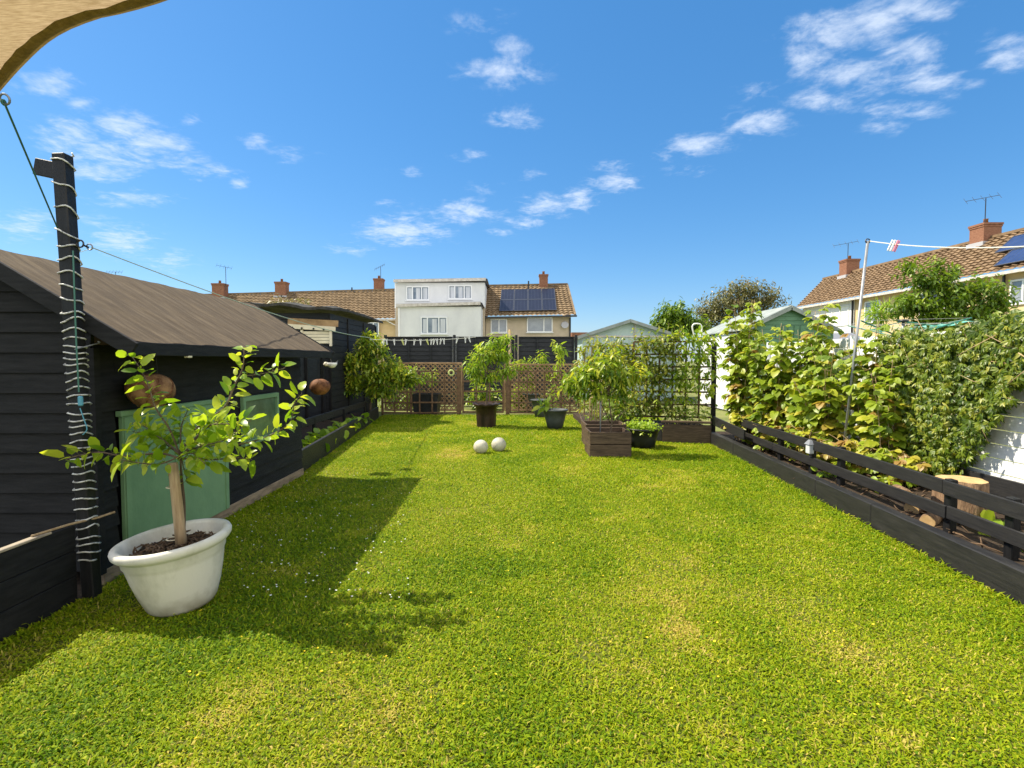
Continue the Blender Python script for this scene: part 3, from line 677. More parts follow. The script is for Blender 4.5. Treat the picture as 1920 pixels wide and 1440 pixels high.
for k in range(4): mb.beam(Vector((c0.x,11.95,c0.z-.02-k*.07)), Vector((c1.x,11.95,c0.z-.02-k*.07)), .02,.062, bev=.003)
for xx in (c0.x-.02,c1.x+.02): mb.box((xx,11.93,(c0.z+c1.z)/2),(.05,.05,.36), bev=.004)
mb.build('cream_louvre_window', M['cream'], ob)
mb = MB(); mb.box((c0.x-.28,11.96,c0.z-.12),(.4,.02,.26)); mb.build('dark_window', M['glass_sky'], ob)

# left bed edging
eb = thing('raised_bed_edging', (-3.1,10,0), 'low black timber board edging the shaded bed behind the shed', 'bed edging')
A_, B_ = Vector((-2.80,6.93,.16)), Vector((-3.47,13.75,.16)); n_ = 3
for k in range(n_):
    a = A_.lerp(B_, k/n_); b = A_.lerp(B_, (k+1)/n_-.003); mb = MB(); mb.beam(a, b, .05, .30, bev=.006); mb.build('board', M['black_rail'], eb)
ur = thing('upper_bed_rail', (-3.4,10.3,0), 'upper black rail standing over the leafy bed behind the shed', 'rail')
mb = MB(); mb.beam((-3.42,7.5,.46),(-3.55,12.9,.46),.03,.13, bev=.005); mb.build('board', M['black_rail'], ur)
for yv in (7.6,9.3,11.0,12.8): mb = MB(); mb.box((-3.46-.02*(yv-7.5)/5,yv,.30),(.05,.06,.40), bev=.004); mb.build('stake', M['black_v'], ur)
# leafy low plants in the left bed
gi = 0
for (xx,yy,nsp) in ((-3.10,7.5,10),(-3.12,8.2,12),(-3.20,9.0,14),(-3.22,9.8,14),(-3.3,10.7,14),(-3.36,11.6,12)):
    gi += 1
    t = thing('leafy_plant', (xx,yy,.16), ['first broad leafed low plant in the shaded bed beside the shed corner','second low plant in the shaded bed counting from the shed','third low plant in the shaded bed counting from the shed','fourth low plant in the shaded bed counting from the shed','fifth low plant in the shaded bed counting from the shed','last low plant in the shaded bed nearest the leafy shrub'][gi-1], 'plant', 'broad leaved plants in the left bed')
    lv = Leaves(); tw = MB()
    for i in range(nsp):
        a = random.uniform(0,6.28); sprig(lv, tw, (xx,yy,.16), (math.cos(a)*.8,math.sin(a)*.9,.8), random.uniform(.18,.32), 3, .15,.10, .35, (.45,.18), r=.004, sag=.9)
    tw.build('stems', M['twig'], t, True); lv.build('foliage', M['l_peach'], t, shape='round', curl=.3)

# ------------------------------------------------------------------ white pot with apple tree
PC = G(326,1132); PC.z = 0; PC.x += .06; PR = .315; PH = .43
wp = thing('plant_pot', PC, 'large weathered cream plastic pot holding the young apple tree beside the shed doors', 'plant pot')
mb = MB()
prof = [(.155,0),(.172,.006),(.19,.03),(.222,.12),(.248,.22),(.262,.29),(.268,.315),(.276,.325),(.279,.36),(.290,.372),(.306,.380),(.318,.395),(.321,.415),(.314,.430),(.296,.436),(.277,.430),(.270,.415),(.262,.38),(.255,.34),(.0,.335)]
PTI = Matrix.Rotation(R(-5.5),3,'Y') @ Matrix.Rotation(R(3),3,'X')
mb.lathe(prof, PC, 48, mt=PTI); pw = M['pot_white']; t_ = pw.node_tree; b_ = t_.nodes['Principled BSDF']; src = b_.inputs['Base Color'].links[0].from_socket
tcn = t_.nodes.new('ShaderNodeTexCoord'); sx_ = t_.nodes.new('ShaderNodeSeparateXYZ'); t_.links.new(tcn.outputs['Object'], sx_.inputs[0])
no_ = t_.nodes.new('ShaderNodeTexNoise'); no_.inputs['Scale'].default_value = 9; no_.inputs['Detail'].default_value = 8; t_.links.new(tcn.outputs['Object'], no_.inputs['Vector'])
ad = t_.nodes.new('ShaderNodeMath'); ad.operation = 'MULTIPLY_ADD'; ad.inputs[1].default_value = .30; ad.inputs[2].default_value = -.13; t_.links.new(no_.outputs[0], ad.inputs[0])
su = t_.nodes.new('ShaderNodeMath'); su.operation = 'SUBTRACT'; t_.links.new(ad.outputs[0], su.inputs[0]); t_.links.new(sx_.outputs['Z'], su.inputs[1])
mr_ = t_.nodes.new('ShaderNodeMapRange'); mr_.inputs[1].default_value = -.10; mr_.inputs[2].default_value = .06; mr_.inputs[4].default_value = .75; t_.links.new(su.outputs[0], mr_.inputs[0])
mi_ = t_.nodes.new('ShaderNodeMix'); mi_.data_type = 'RGBA'; t_.links.new(mr_.outputs[0], mi_.inputs['Factor']); t_.links.new(src, mi_.inputs['A']); mi_.inputs['B'].default_value = (.20,.17,.085,1); t_.links.new(mi_.outputs['Result'], b_.inputs['Base Color'])
mb.build('body', M['pot_white'], wp, True)
mb = MB(); V = [(PC.x,PC.y,.36)]; 
for k in range(24):
    for r in (.13,.258): V.append((PC.x+r*math.cos(k*.2618),PC.y+r*math.sin(k*.2618),.352+random.uniform(-.012,.02)-(.004 if r > .2 else 0)))
F = [(0,1+2*k,1+2*((k+1)%24)) for k in range(24)]+[(1+2*k,2+2*k,2+2*((k+1)%24),1+2*((k+1)%24)) for k in range(24)]
V = [PC+PTI @ (Vector(q)-PC) for q in V]; mb.add(V,F); mb.build('soil', M['soil'], wp, True)
mb = MB()
for i in range(230):
    a = random.uniform(0,6.28); r = .225*math.sqrt(random.random()); c = Vector((PC.x+r*math.cos(a),PC.y+r*math.sin(a),.362+random.uniform(0,.022)))
    d = Vector((random.uniform(-1,1),random.uniform(-1,1),random.uniform(-.35,.35))).normalized()*random.uniform(.014,.038)
    mb.tube([c-d, c+rv(.007), c+d], [random.uniform(.003,.006),random.uniform(.004,.008),.003], 4)
mb.v = [PC+PTI @ (q-PC) for q in mb.v]; mb.build('bark_mulch', M['bark_chip'], wp, True)
TD = PC.y+.02
at = thing('apple_tree', (PC.x, PC.y, .36), 'young apple tree with glossy curled leaves growing in the cream pot', 'tree')
mb = MB(); tb0 = Vector((PC.x+.0, PC.y+.0, .34)); tb1 = D(324,868,TD-.03)
mb.tube([tb0, tb0.lerp(tb1,.3), tb0.lerp(tb1,.7), tb1], [.033,.031,.030,.028], 14)
stk = mb.build('stake', M['raw_wood'], at, True)
for zz in (913, 1010): mb = MB(); ring(mb, D(325,zz,TD-.01), .037 , .0035, (0,0,1)); mb.build('tie', M['cream'], stk)
brs = {
 'm': ([(343,1030,.05),(345,950,.05),(340,890,.04),(338,850,0)], .013),
 'a': ([(338,860,0),(300,850,-.02),(235,855,-.05),(185,848,-.08),(140,856,-.10),(124,862,-.10)], .007),
 'b': ([(338,855,0),(318,805,-.05),(292,765,-.08),(278,722,-.10),(262,690,-.10),(247,668,-.1)], .006),
 'c': ([(338,850,0),(372,800,.05),(420,765,.08),(440,722,.10),(455,690,.10),(458,652,.10)], .009),
 'd': ([(345,850,0),(400,835,.15),(455,832,.25),(510,815,.30),(545,790,.32),(552,758,.32),(566,738,.32)], .007),
 'e': ([(338,850,0),(340,800,.1),(352,770,.15)], .006),
 'f': ([(345,860,0),(400,862,.1),(440,858,.15),(472,862,.18)], .006),
 'g': ([(452,705,.10),(485,702,.12),(515,695,.13),(535,690,.13)], .004),
 'h': ([(338,855,0),(360,850,-.15),(385,870,-.2)], .005),
 'i': ([(338,850,0),(290,815,.1),(250,810,.12)], .005),
 'j': ([(345,850,0),(390,800,-.1),(430,795,-.12),(470,790,-.12)], .006),
 'l': ([(338,850,0),(372,815,0),(405,790,.02),(425,812,.02)], .005),
 'n': ([(338,852,0),(310,832,.12),(272,800,.18),(250,792,.18)], .005),
 'o': ([(338,852,0),(372,838,-.12),(420,825,-.2),(455,800,-.2)], .005),
 'p': ([(338,855,0),(300,870,-.1),(262,868,-.16),(225,862,-.2)], .005),
 'k': ([(338,850,0),(345,880,.05),(352,905,.04)], .004),
}
lv = Leaves(); bm_ = MB()
for key, (pp, r) in brs.items():
    pts = smoothline([D(a,b,TD+c) for a,b,c in pp], 5); n = len(pts); bm_.tube(pts, [r*(1-.65*i/(n-1)) for i in range(n)], 6)
    if key == 'm': continue
    Lg = sum((pts[i+1]-pts[i]).length for i in range(n-1)); cnt = int(Lg/.0165)
    g = random.uniform(0,6)
    for i in range(cnt):
        t = .22+.78*i/max(cnt-1,1); p, tt = along(pts, t); g += 2.4
        s1 = tt.orthogonal().normalized(); s2 = tt.cross(s1); side = s1*math.cos(g)+s2*math.sin(g)
        a = (side + tt*.45 + Vector((0,0,.12)) + rv(.25)).normalized(); pet = p + a*.022
        bm_.tube([p, pet], .0014, 3, caps=False)
        nrm = Vector((-.3,-.25,1))+rv(.8)
        k = random.uniform(.45,1.15); lv.put(pet, a, nrm, .092*k, .048*k, random.gauss(.60,.22)+.2*(t-.5))
bm_.build('branches', M['bark'], at, True); lv.build('foliage', M['l_apple'], at, shape='round', curl=.42)

# ------------------------------------------------------------------ stone balls
for (px,py,r,lab) in ((901,852,.118,'left of two scuffed white balls lying on the lawn'),(935,848,.122,'right and slightly yellower of two white balls on the lawn')):
    c = G(px,py); c.y += r*.6; mb = MB(); prof = [(r*math.cos(a), r*math.sin(a)*.97) for a in np.linspace(-math.pi/2, math.pi/2, 21)]
    mb.lathe(prof, (c.x,c.y,r*.94), 32); tag(mb.build('stone_ball', M['ball'], None, True), lab, 'ball', 'pale balls on the lawn')

# ------------------------------------------------------------------ right side: sleepers, rails, white fence
def rx_(y, off=0): return 3.12+.07*(y-3.25)+off
sl_y = [1.2]+[ (lambda q: q.y)(G(px, 833+(px-1333)*.5195)) for px in (1650,1577,1382,1335)]
sl_y = [1.0, 2.9, 4.75, 5.75, 8.35, 9.62]
labs = ['nearest black timber sleeper edging the right of the lawn, running out of the picture','second black sleeper from the viewer along the right lawn edge','third black sleeper along the right lawn edge','fourth black sleeper along the right lawn edge beside the lantern','farthest short black sleeper meeting the brown planter in the corner']
for i in range(5):
    a, b = sl_y[i], sl_y[i+1]-.008; p0 = Vector((rx_(a,.055),a,.105)); p1 = Vector((rx_(b,.055),b,.105))
    o = MB().beam(p0, p1, .10, .21, bev=.007); tag(o.build('timber_sleeper', M['black_rail']), labs[i], 'sleeper', 'black sleepers edging the right of the lawn')
rf = thing('rail_fence', (3.6,5,0), 'low black two-rail fence on short posts inside the right bed', 'rail fence')
def qx(y): return 3.46+.07*(y-3.6)
for (z0, brk) in ((.475,[1.5,4.30,7.32,8.9]),(.275,[1.5,4.25,7.6,8.9])):
    for i in range(3):
        a, b = brk[i], brk[i+1]-.006; mb = MB(); mb.beam((qx(a)+random.uniform(-.006,.006),a,z0+random.uniform(-.008,.008)),(qx(b)+random.uniform(-.006,.006),b,z0+random.uniform(-.008,.008)),.028,.115 if z0 > .4 else .105, bev=.004); mb.build('rail', M['black_rail'], rf)
for yv in (2.6,3.7,4.28,5.9,6.55,7.45,8.8):
    mb = MB(); mb.box((qx(yv)+.05,yv,.29),(.06,.07,.50), bev=.005); mb.build('post', M['black_v'], rf)
rf2 = thing('corner_board', (3.75,9.3,0), 'short black board standing behind the far right sleeper', 'board')
mb = MB(); mb.beam((3.66,8.35,.33),(3.70,9.75,.40),.03,.16, bev=.004); mb.build('board', M['black_rail'], rf2)
# lantern on the rail
lt = thing('rail_lantern', D(1503,850,6.40), 'small grey frosted solar lantern clipped on the black rails', 'lantern')
lc = Vector((qx(6.45)-.035,6.45,.50)); lt.location = lc; 
mb = MB(); mb.box(lc+Vector((0,0,-.075)),(.06,.085,.11), bev=.006); mb.build('frosted_box', M['frosted'], lt)
mb = MB(); h = .055; b0 = lc+Vector((0,0,-.018)); mb.add([b0+Vector((-.042,-h,0)),b0+Vector((.042,-h,0)),b0+Vector((.042,h,0)),b0+Vector((-.042,h,0)),b0+Vector((-.01,-.02,.055)),b0+Vector((.01,-.02,.055)),b0+Vector((.01,.02,.055)),b0+Vector((-.01,.02,.055))],[(3,2,1,0),(4,5,6,7),(0,1,5,4),(1,2,6,5),(2,3,7,6),(3,0,4,7)]); mb.build('cap', M['lantern_grey'], lt)
# white fence
def fx(y): return 4.72+.05*(y-5)
FY0, FY1 = 2.0, 10.3
wf_ = thing('white_fence', (4.9,6,0), 'tall white painted board fence behind the creeper on the right', 'fence')
for k in range(6):
    a = FY0+(FY1-FY0)*k/6; b = FY0+(FY1-FY0)*(k+1)/6-.012; mb = MB()
    for j in range(12):
        z = .12+j*.142; mb.beam((fx(a),a,z+.07),(fx(b),b,z+.07),.016,.134, bev=.003)
    mb.build('panel', M['white_paint'], wf_)
for k in range(7):
    a = FY0+(FY1-FY0)*k/6; mb = MB(); mb.box((fx(a)-.03,a,.95),(.07,.07,1.8), bev=.005); mb.build('post', M['white_paint'], wf_)
mb = MB(); mb.beam((fx(FY0)-.05,FY0,.28),(fx(6.2)-.12,6.2,.28),.03,.22, bev=.004); tag(mb.build('gravel_board', M['black_rail']), 'black board along the foot of the white fence behind the log', 'board')
# stump log
c = Vector((3.93,4.62,.12)); sg = thing('log_stump', c, 'cut tree log stood on end with a pale sawn top beside the white fence', 'log')
mb = MB(); n = 28; rr = [.19*(1+.06*math.sin(3*a_)+.04*math.sin(7*a_+1)) for a_ in np.linspace(0,2*math.pi,n,endpoint=False)]
V = []
for z, s in ((0,1.05),(.12,1.03),(.24,.99),(.335,.96),(.345,.93)):
    for k in range(n): a_ = 2*math.pi*k/n; q = rr[k]*s*(1+random.uniform(-.02,.02)); V.append((c.x+q*math.cos(a_),c.y+q*math.sin(a_),c.z+z))
mb.add(V, [(i*n+k,i*n+(k+1)%n,(i+1)*n+(k+1)%n,(i+1)*n+k) for i in range(4) for k in range(n)]); mb.build('bark', M['log_bark'], sg, True)
mb = MB(); V = [(c.x+.01,c.y,c.z+.347)]
for f in (.5,1):
    for k in range(n): a_ = 2*math.pi*k/n; q = rr[k]*.94*f; V.append((c.x+q*math.cos(a_),c.y+q*math.sin(a_),c.z+.346+random.uniform(-.002,.002)))
mb.add(V, [(0,1+k,1+(k+1)%n) for k in range(n)]+[(1+k,1+n+k,1+n+(k+1)%n,1+(k+1)%n) for k in range(n)]); mb.build('sawn_top', M['cut_wood'], sg)
for (p, d, r, ln, lab) in ((Vector((3.80,4.92,.14)), Vector((.8,.4,.05)), .07, .26, 'short log lying behind the lower rail near the stump'),(Vector((3.62,4.55,.13)), Vector((.6,.5,0)), .06, .22, 'small sawn log end lying under the lower black rail'),(Vector((3.95,5.35,.15)), Vector((.3,.9,0)), .07, .3, 'bark covered log lying deeper in the right bed')):
    t = thing('log', p, lab, 'log', 'logs lying in the right bed'); d.normalize(); mb = MB(); mb.tube([p-d*ln/2, p-d*ln*.2, p+d*ln/2], [r,r*1.04,r*.95], 14); mb.build('bark', M['log_bark'], t, True)
    mb = MB(); mb.tube([p-d*(ln/2+.004), p-d*(ln/2+.001)], r*.9, 14); mb.build('sawn_face', M['cut_wood'], t)
mb = MB()
for i in range(520):
    yv = random.uniform(3.2,9.3); xx = random.uniform(qx(yv)-.25, qx(yv)+1.1); c = Vector((xx,yv,.105+random.uniform(0,.02))); d = Vector((random.uniform(-1,1),random.uniform(-1,1),random.uniform(-.3,.3))).normalized()*random.uniform(.02,.09)
    mb.tube([c-d,c+rv(.01),c+d],[.003,random.uniform(.004,.010),.003],4)
tag(mb.build('bed_litter', M['bark_chip'], None, True), kind='stuff')
# metal pole
mp0 = Vector((4.20,6.75,.1)); mp1 = D(1627,452,6.75)
mpole = thing('metal_pole', mp0, 'tall leaning galvanised washing line pole in the right bed', 'pole')
mb = MB(); mb.tube([mp0, mp1], .0165, 12); mb.build('shaft', M['steel'], mpole, True)
mb = MB(); ring(mb, mp1+Vector((0.0,0,.0)), .027, .007, (0,1,0)); mb.build('top_hook', M['dark_metal'], mpole)
fe = D(1925,462,4.8); mb = MB(); rl = sagline(mp1+Vector((.02,0,0)), fe, .04); mb.tube(rl, .006, 5); tag(mb.build('washing_line', M['pale_cord']), 'white washing line running right from the top of the metal pole', 'washing line')
for i, (px, mt, lab) in enumerate(((1697,'peg_white','left of three clothes pegs bunched on the right line'),(1705,'peg_white','middle peg of three bunched on the right line'),(1713,'peg_pink','red and pink clothes peg, right of three on the right line'))):
    t = (px-1630)/292*.83+ .0; c,_ = along(rl, t); rt = Matrix.Rotation(R(24),3,'Y'); mb = MB()
    for s in (-1,1): mb.box(c+rt @ Vector((s*.010,0,-.02)),(.010,.014,.14), rot=rt, bev=.002)
    mb.box(c+rt @ Vector((0,0,-.005)),(.02,.010,.01), rot=rt); tag(mb.build('clothes_peg', M[mt]), lab, 'clothes peg')

# creeper on the white fence
def inpoly(x, y, P):
    c = False; j = len(P)-1
    for i in range(len(P)):
        if ((P[i][1] > y) != (P[j][1] > y)) and (x < (P[j][0]-P[i][0])*(y-P[i][1])/(P[j][1]-P[i][1])+P[i][0]): c = not c
        j = i
    return c
def hit_fence(px, py, off):     # where a line of sight meets the plane parallel to the fence
    r = ray(px, py); # x = fx(y)-off
    s = (4.72-.25-.04-off)/(r.x-.05*r.y); return Vector((0,0,H))+r*s
vine = thing('creeper', (4.6,5.6,.12), 'dense dark green creeper climbing over the white fence behind the log', 'climbing plant')
poly = [(1640,650),(1690,618),(1760,628),(1830,610),(1890,596),(1990,585),(2100,600),(2100,680),(1960,690),(1905,715),(1862,770),(1822,845),(1792,882),(1760,892),(1712,872),(1700,800),(1668,740),(1650,690)]
P=[];A=[];Nn=[];Lg=[];Wd=[];Vr=[]; vw = MB()
def fingers(p, tone, ll, wl, nrm0, mid):
    a0 = (mid + rv(.3)).normalized(); nr = (nrm0+rv(.55)).normalized(); s = nr.cross(a0).normalized()
    for q in (-1.15,-.55,0,.55,1.15):
        k = ll*(1-.22*abs(q))*random.uniform(.7,1.15); P.append(tuple(p)); A.append(tuple(a0*math.cos(q)+s*math.sin(q)+nr*random.uniform(-.1,.2))); Nn.append(tuple(nr)); Lg.append(k); Wd.append(k*wl); Vr.append(tone+random.gauss(0,.10))
cnt = 0
while cnt < 6500:
    px = random.uniform(1640,2100); py = random.uniform(575,900)
    if not inpoly(px+random.gauss(0,9), py+random.gauss(0,9), poly): continue
    off = random.uniform(.02,.24)*(1 if px < 1780 else .75); p = hit_fence(px, py, off)
    dens_ = math.sin(px*.045)*math.sin(py*.06+px*.02)
    if random.random() < .22*(1-dens_)/1.5 : continue
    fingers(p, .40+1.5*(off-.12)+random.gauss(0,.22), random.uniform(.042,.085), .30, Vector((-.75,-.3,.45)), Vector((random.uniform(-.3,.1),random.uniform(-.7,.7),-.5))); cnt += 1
for i in range(110):      # trails and stems
    px = random.uniform(1670,2050); py = random.uniform(620,840)
    if not inpoly(px,py,poly): continue
    a = hit_fence(px,py,random.uniform(.03,.2)); b = a+Vector((random.uniform(-.08,.08),random.uniform(-.35,.35),random.uniform(-.3,.3))); vw.tube([a,(a+b)/2+rv(.04),b],[.005,.004,.002],4)
for (a,b) in (((1790,870),(1740,700)),((1750,880),(1800,650)),((1770,885),(1900,640))): 
    p = hit_fence(*a,.05); q = hit_fence(*b,.06); p.z = .1; vw.tube(smoothline([p,(p+q)/2+rv(.06),q],4),.011,6)
for (px,py,dx) in ((1868,745,30),(1880,700,60),(1860,672,80)):  # stray runners
    p = hit_fence(px,py,.12); q = hit_fence(px+dx,py+4,.18); vw.tube([p,(p+q)/2+rv(.02),q],.003,4)
    for k in range(5): fingers(p.lerp(q,k/4), .45, .07, .3, Vector((-.7,-.3,.5)), Vector((0,-.3,-.7)))
vw.build('stems', M['cane'], vine, True)
leaf_mesh('foliage', np.array(P), np.array(A), np.array(Nn), np.array(Lg), np.array(Wd), M['l_vine'], vine, np.clip(np.array(Vr),0,1), curl=.3, shape='narrow')

# raspberry / bean plants in the right bed
def cane_plant(name, base, h, spread, ncanes, label, leaf=.13, mat='l_rasp', var=(.34,.19), group='cane plants in the right bed', lean=(0,0), nl=26):
    t = thing(name, base, label, 'plant', group); lv = Leaves(); mb = MB()
    for i in range(ncanes):
        a = random.uniform(0,6.28); r0 = random.uniform(0,.12); hh = h*random.uniform(.68,1.02) if i else h*1.06
        b = Vector(base)+Vector((r0*math.cos(a),r0*math.sin(a),0)); top = b+Vector((math.cos(a)*spread*random.uniform(.3,1)+lean[0], math.sin(a)*spread*random.uniform(.3,1)+lean[1], hh))
        if i == 0: top = b+Vector((lean[0],lean[1],h))
        mid = b.lerp(top,.5)+Vector((-math.cos(a)*.05,-math.sin(a)*.05,.1)); pts = smoothline([b,mid,top],6); n = len(pts)
        mb.tube(pts, [.009*(1-.7*k/(n-1)) for k in range(n)],5)
        g = random.uniform(0,6)
        for k in range(int(nl*hh/h)):
            tt_ = .12+.88*k/nl*h/hh; 
            if tt_ > 1: break
            p, tg = along(pts, tt_); g += 2.4; side = Vector((math.cos(g),math.sin(g),.25)); 
            L_ = random.uniform(.05,.15)*(1.2-.4*tt_); e = p+side*L_; mb.tube([p,e],.0022,3,caps=False)
            dry = .5 if ((tt_ < .42 and random.random() < .34) or random.random() < .04) else 0
            tone = random.gauss(var[0],var[1])+dry+.15*(tt_-.5); nr = Vector((-.35,-.2,1))+rv(.45)
            for q in (-1.2,-.6,0,.6,1.2):
                aa = Vector((math.cos(g+q),math.sin(g+q),random.uniform(-.5,.05))); kk = leaf*random.uniform(.7,1.1)*(1.15 if q == 0 else .9)*(1-.35*max(0,tt_-.75)/.25)
                lv.put(e, aa, nr, kk, kk*.68, tone+random.gauss(0,.05))
    mb.build('canes', M['cane'], t, True); lv.build('foliage', M[mat], t, shape='round', curl=.35)
    return t
cane_plant('cane_plant', (3.95,9.15,.1), 2.42, .34, 11, 'tallest cane plant, at the far end of the right bed beside the trellis', .145, lean=(.10,0), nl=34)
cane_plant('cane_plant', (4.12,8.35,.1), 1.98, .38, 10, 'leafy cane plant second from the trellis end of the right bed', .145, nl=34)
cane_plant('cane_plant', (4.28,7.85,.1), 2.30, .32, 10, 'tall pointed cane plant in front of the green shed', .14, lean=(.25,0), nl=30)
cane_plant('cane_plant', (4.25,7.2,.1), 1.62, .36, 10, 'lower yellowing cane plant just left of the metal pole', .135, nl=24)
cane_plant('cane_plant', (4.55,6.75,.1), 1.92, .30, 9, 'cane plant behind the metal pole against the white fence', .13, nl=26)
cane_plant('cane_plant', (4.42,6.25,.1), 1.50, .28, 6, 'thin cane plant between the metal pole and the creeper', .12, nl=24, var=(.35,.2))
cane_plant('low_plant', (3.95,7.0,.1), .50, .22, 6, 'short straggly yellowing plant behind the rails below the metal pole', .09, nl=10, group=None, var=(.55,.2))
for i,(xx,yy,h_,lab) in enumerate(((4.05,8.9,.55,'yellowing undergrowth at the foot of the tallest cane plant'),(4.0,8.1,.5,'brown tinged undergrowth between the cane plants near the trellis'),(4.15,7.5,.5,'dry undergrowth just left of the foot of the metal pole'),(4.3,6.6,.45,'low yellow undergrowth right of the foot of the metal pole'),(4.35,5.9,.4,'low undergrowth at the left foot of the creeper'))):
    cane_plant('low_plant', (xx,yy,.1), h_, .28, 9, lab, .10, nl=9, group=None, var=(.62,.25))
for i,(xx,yy,lab) in enumerate(((3.95,4.25,'broad leafed seedling showing between the rails below the log'),(3.92,3.80,'lush green seedling between the rails at the right edge'),(3.95,5.7,'small green plant between the rails left of the stump'),(3.85,6.4,'small weed under the lantern behind the rails'))):
    t = thing('seedling', (xx,yy,.1), lab, 'plant', 'seedlings in the right bed'); lv = Leaves(); tw = MB()
    for k in range(9): a = random.uniform(0,6.28); sprig(lv, tw, (xx,yy,.1), (math.cos(a),math.sin(a),.7), .18, 3, .12,.075,.3,(.6,.15), sag=.6)
    tw.build('stems', M['twig'], t, True); lv.build('foliage', M['l_peach'], t, shape='round')

# ------------------------------------------------------------------ trellises
def trellis(name, a, b, z0, z1, nx, nz, label, w_=.03, mat='trellis', posts=True, cat='trellis', parentcat=None):
    a = Vector(a); b = Vector(b); t = thing(name, (a+b)/2, label, cat); mb = MB(); dv = (b-a).normalized(); nrm = Vector((-dv.y,dv.x,0))
    for i in range(nx+1):
        p = a.lerp(b, i/nx); mb.box(Vector((p.x,p.y,(z0+z1)/2)), (w_,.018,z1-z0), rz=math.atan2(dv.y,dv.x))
    for k in range(nz+1):
        z = z0+(z1-z0)*k/nz; mb.beam(Vector((a.x,a.y,z))-nrm*.016, Vector((b.x,b.y,z))-nrm*.016, .014, w_)
    mb.build('slats', M[mat], t)
    return t
TY = 14.7
lt1 = trellis('garden_trellis', (D(716,700,TY).x,TY,0), (D(857,700,TY).x,TY,0), .06, 1.20, 6, 4, 'low brown square trellis behind the black square planter', .04)
for px in (716,770,859): 
    mb = MB(); mb.box((D(px,700,TY).x,TY+.03,.62),(.06,.06,1.26), bev=.005); mb.build('post', M['trellis'], lt1)
gt = thing('trellis_gate', (D(907,770,TY).x,TY,0), 'brown timber garden gate of open squares between two posts', 'gate')
x0, x1 = D(868,700,TY).x, D(943,700,TY).x; mb = MB()
for xx in (x0,(x0*2+x1)/3,(x0+2*x1)/3,x1): mb.box((xx,TY,.62),(.045,.03,1.12))
for z in (.08,.36,.65,.93,1.20): mb.box(((x0+x1)/2,TY-.022,z),(x1-x0+.04,.018,.05))
mb.build('frame', M['trellis'], gt)
for xx, nm in ((x0-.11,'left'),(x1+.13,'right')):
    mb = MB(); mb.box((xx,TY,.66),(.11,.11,1.32), bev=.008); tag(mb.build('gate_post', M['trellis']), 'square brown post on the '+nm+' of the open-square gate', 'post')
lt2 = trellis('garden_trellis', (x1+.2,TY,0), (D(1085,700,TY).x,TY,0), .06, 1.20, 8, 4, 'brown trellis right of the gate behind the grey pots', .04)
def lattice(name, x0, x1, y, z0, z1, label, st=.135):
    t = thing(name, ((x0+x1)/2,y,0), label, 'lattice fence'); mb = MB(); h = z1-z0
    for sg_ in (1,-1):
        c = x0-h
        while c < x1+h:
            # line x = c + sg*(z-z0)
            pts = []
            za, zb = z0, z1; xa = c if sg_ > 0 else c+h*0; 
            X0 = c; X1 = c+sg_*h
            if sg_ < 0: X0 = c; X1 = c-h
            t0, t1 = 0., 1.
            lo, hi = sorted((X0,X1))
            if hi <= x0 or lo >= x1: c += st; continue
            dX = X1-X0
            ta = (x0-X0)/dX; tb_ = (x1-X0)/dX
            t0 = max(0,min(ta,tb_)); t1 = min(1,max(ta,tb_))
            if t1 > t0+.01:
                a = Vector((X0+dX*t0,y+.008*sg_,z0+h*t0)); b = Vector((X0+dX*t1,y+.008*sg_,z0+h*t1)); mb.beam(a,b,.010,.030)
            c += st
    mb.build('lattice', M['lattice'], t)
    mb = MB()
    for z in (z0,z1): mb.box(((x0+x1)/2,y,z),(x1-x0,.04,.05), bev=.004)
    for xx in np.linspace(x0,x1,max(2,int((x1-x0)/1.8)+1)): mb.box((xx,y,(z0+z1)/2),(.05,.045,h))
    mb.build('frame', M['lattice'], t); return t
lattice('lattice_fence', D(722,690,15.6).x, D(866,690,15.6).x, 15.6, .05, 1.42, 'tan diamond lattice fence behind the low trellis on the left of the gate')
lattice('lattice_fence', D(946,690,15.6).x, D(1090,690,15.6).x, 15.6, .05, 1.38, 'tan diamond lattice fence behind the grey pots right of the gate')
# lime ring
mb = MB(); ring(mb, D(846,699,14.5), .07, .022, (0,1,0)); mb.tube([D(846,694,14.5), D(846,684,14.5)], .004,4); tag(mb.build('hanging_ring', M['lime'], None, True), 'pale lime ring ornament hanging on the trellis left of the gate', 'ornament')

# back fence
bf = thing('back_fence', (-1,18,0), 'charcoal overlap panel fence across the back of the garden below the houses', 'fence')
px_ = [(725,850),(854,966),(971,1078)]
for (a,b) in px_:
    xa, xb = D(a,640,18).x+.02, D(b,640,18).x-.02; mb = MB()
    for k in range(13):
        z = .35+k*.147; mb.hexa([(xa,17.96,z),(xb,17.96,z),(xb,18.01,z),(xa,18.01,z),(xa,17.985,z+.155),(xb,17.985,z+.155),(xb,18.01,z+.155),(xa,18.01,z+.155)])
    for xx in (xa+.03,(xa*2+xb)/3,(xa+2*xb)/3,xb-.03): mb.box((xx,17.94,1.3),(.045,.03,1.9))
    mb.box(((xa+xb)/2,17.97,2.285),(xb-xa,.07,.035)); mb.box(((xa+xb)/2,17.99,.17),(xb-xa,.05,.33))
    mb.build('panel', M['grey_fence'], bf)
for a in (723,852,968,1080):
    mb = MB(); mb.box((D(a,640,18).x,17.99,1.17),(.09,.09,2.38), bev=.008); mb.build('post', M['grey_fence'], bf)
mb = MB(); mb.tube([Vector((D(956,640,16.5).x,16.5,0)), D(956,618,16.5)], .04, 8); tag(mb.build('garden_stake', M['raw_wood'], None, True), 'round weathered wooden stake behind the peach tree before the back fence', 'stake')
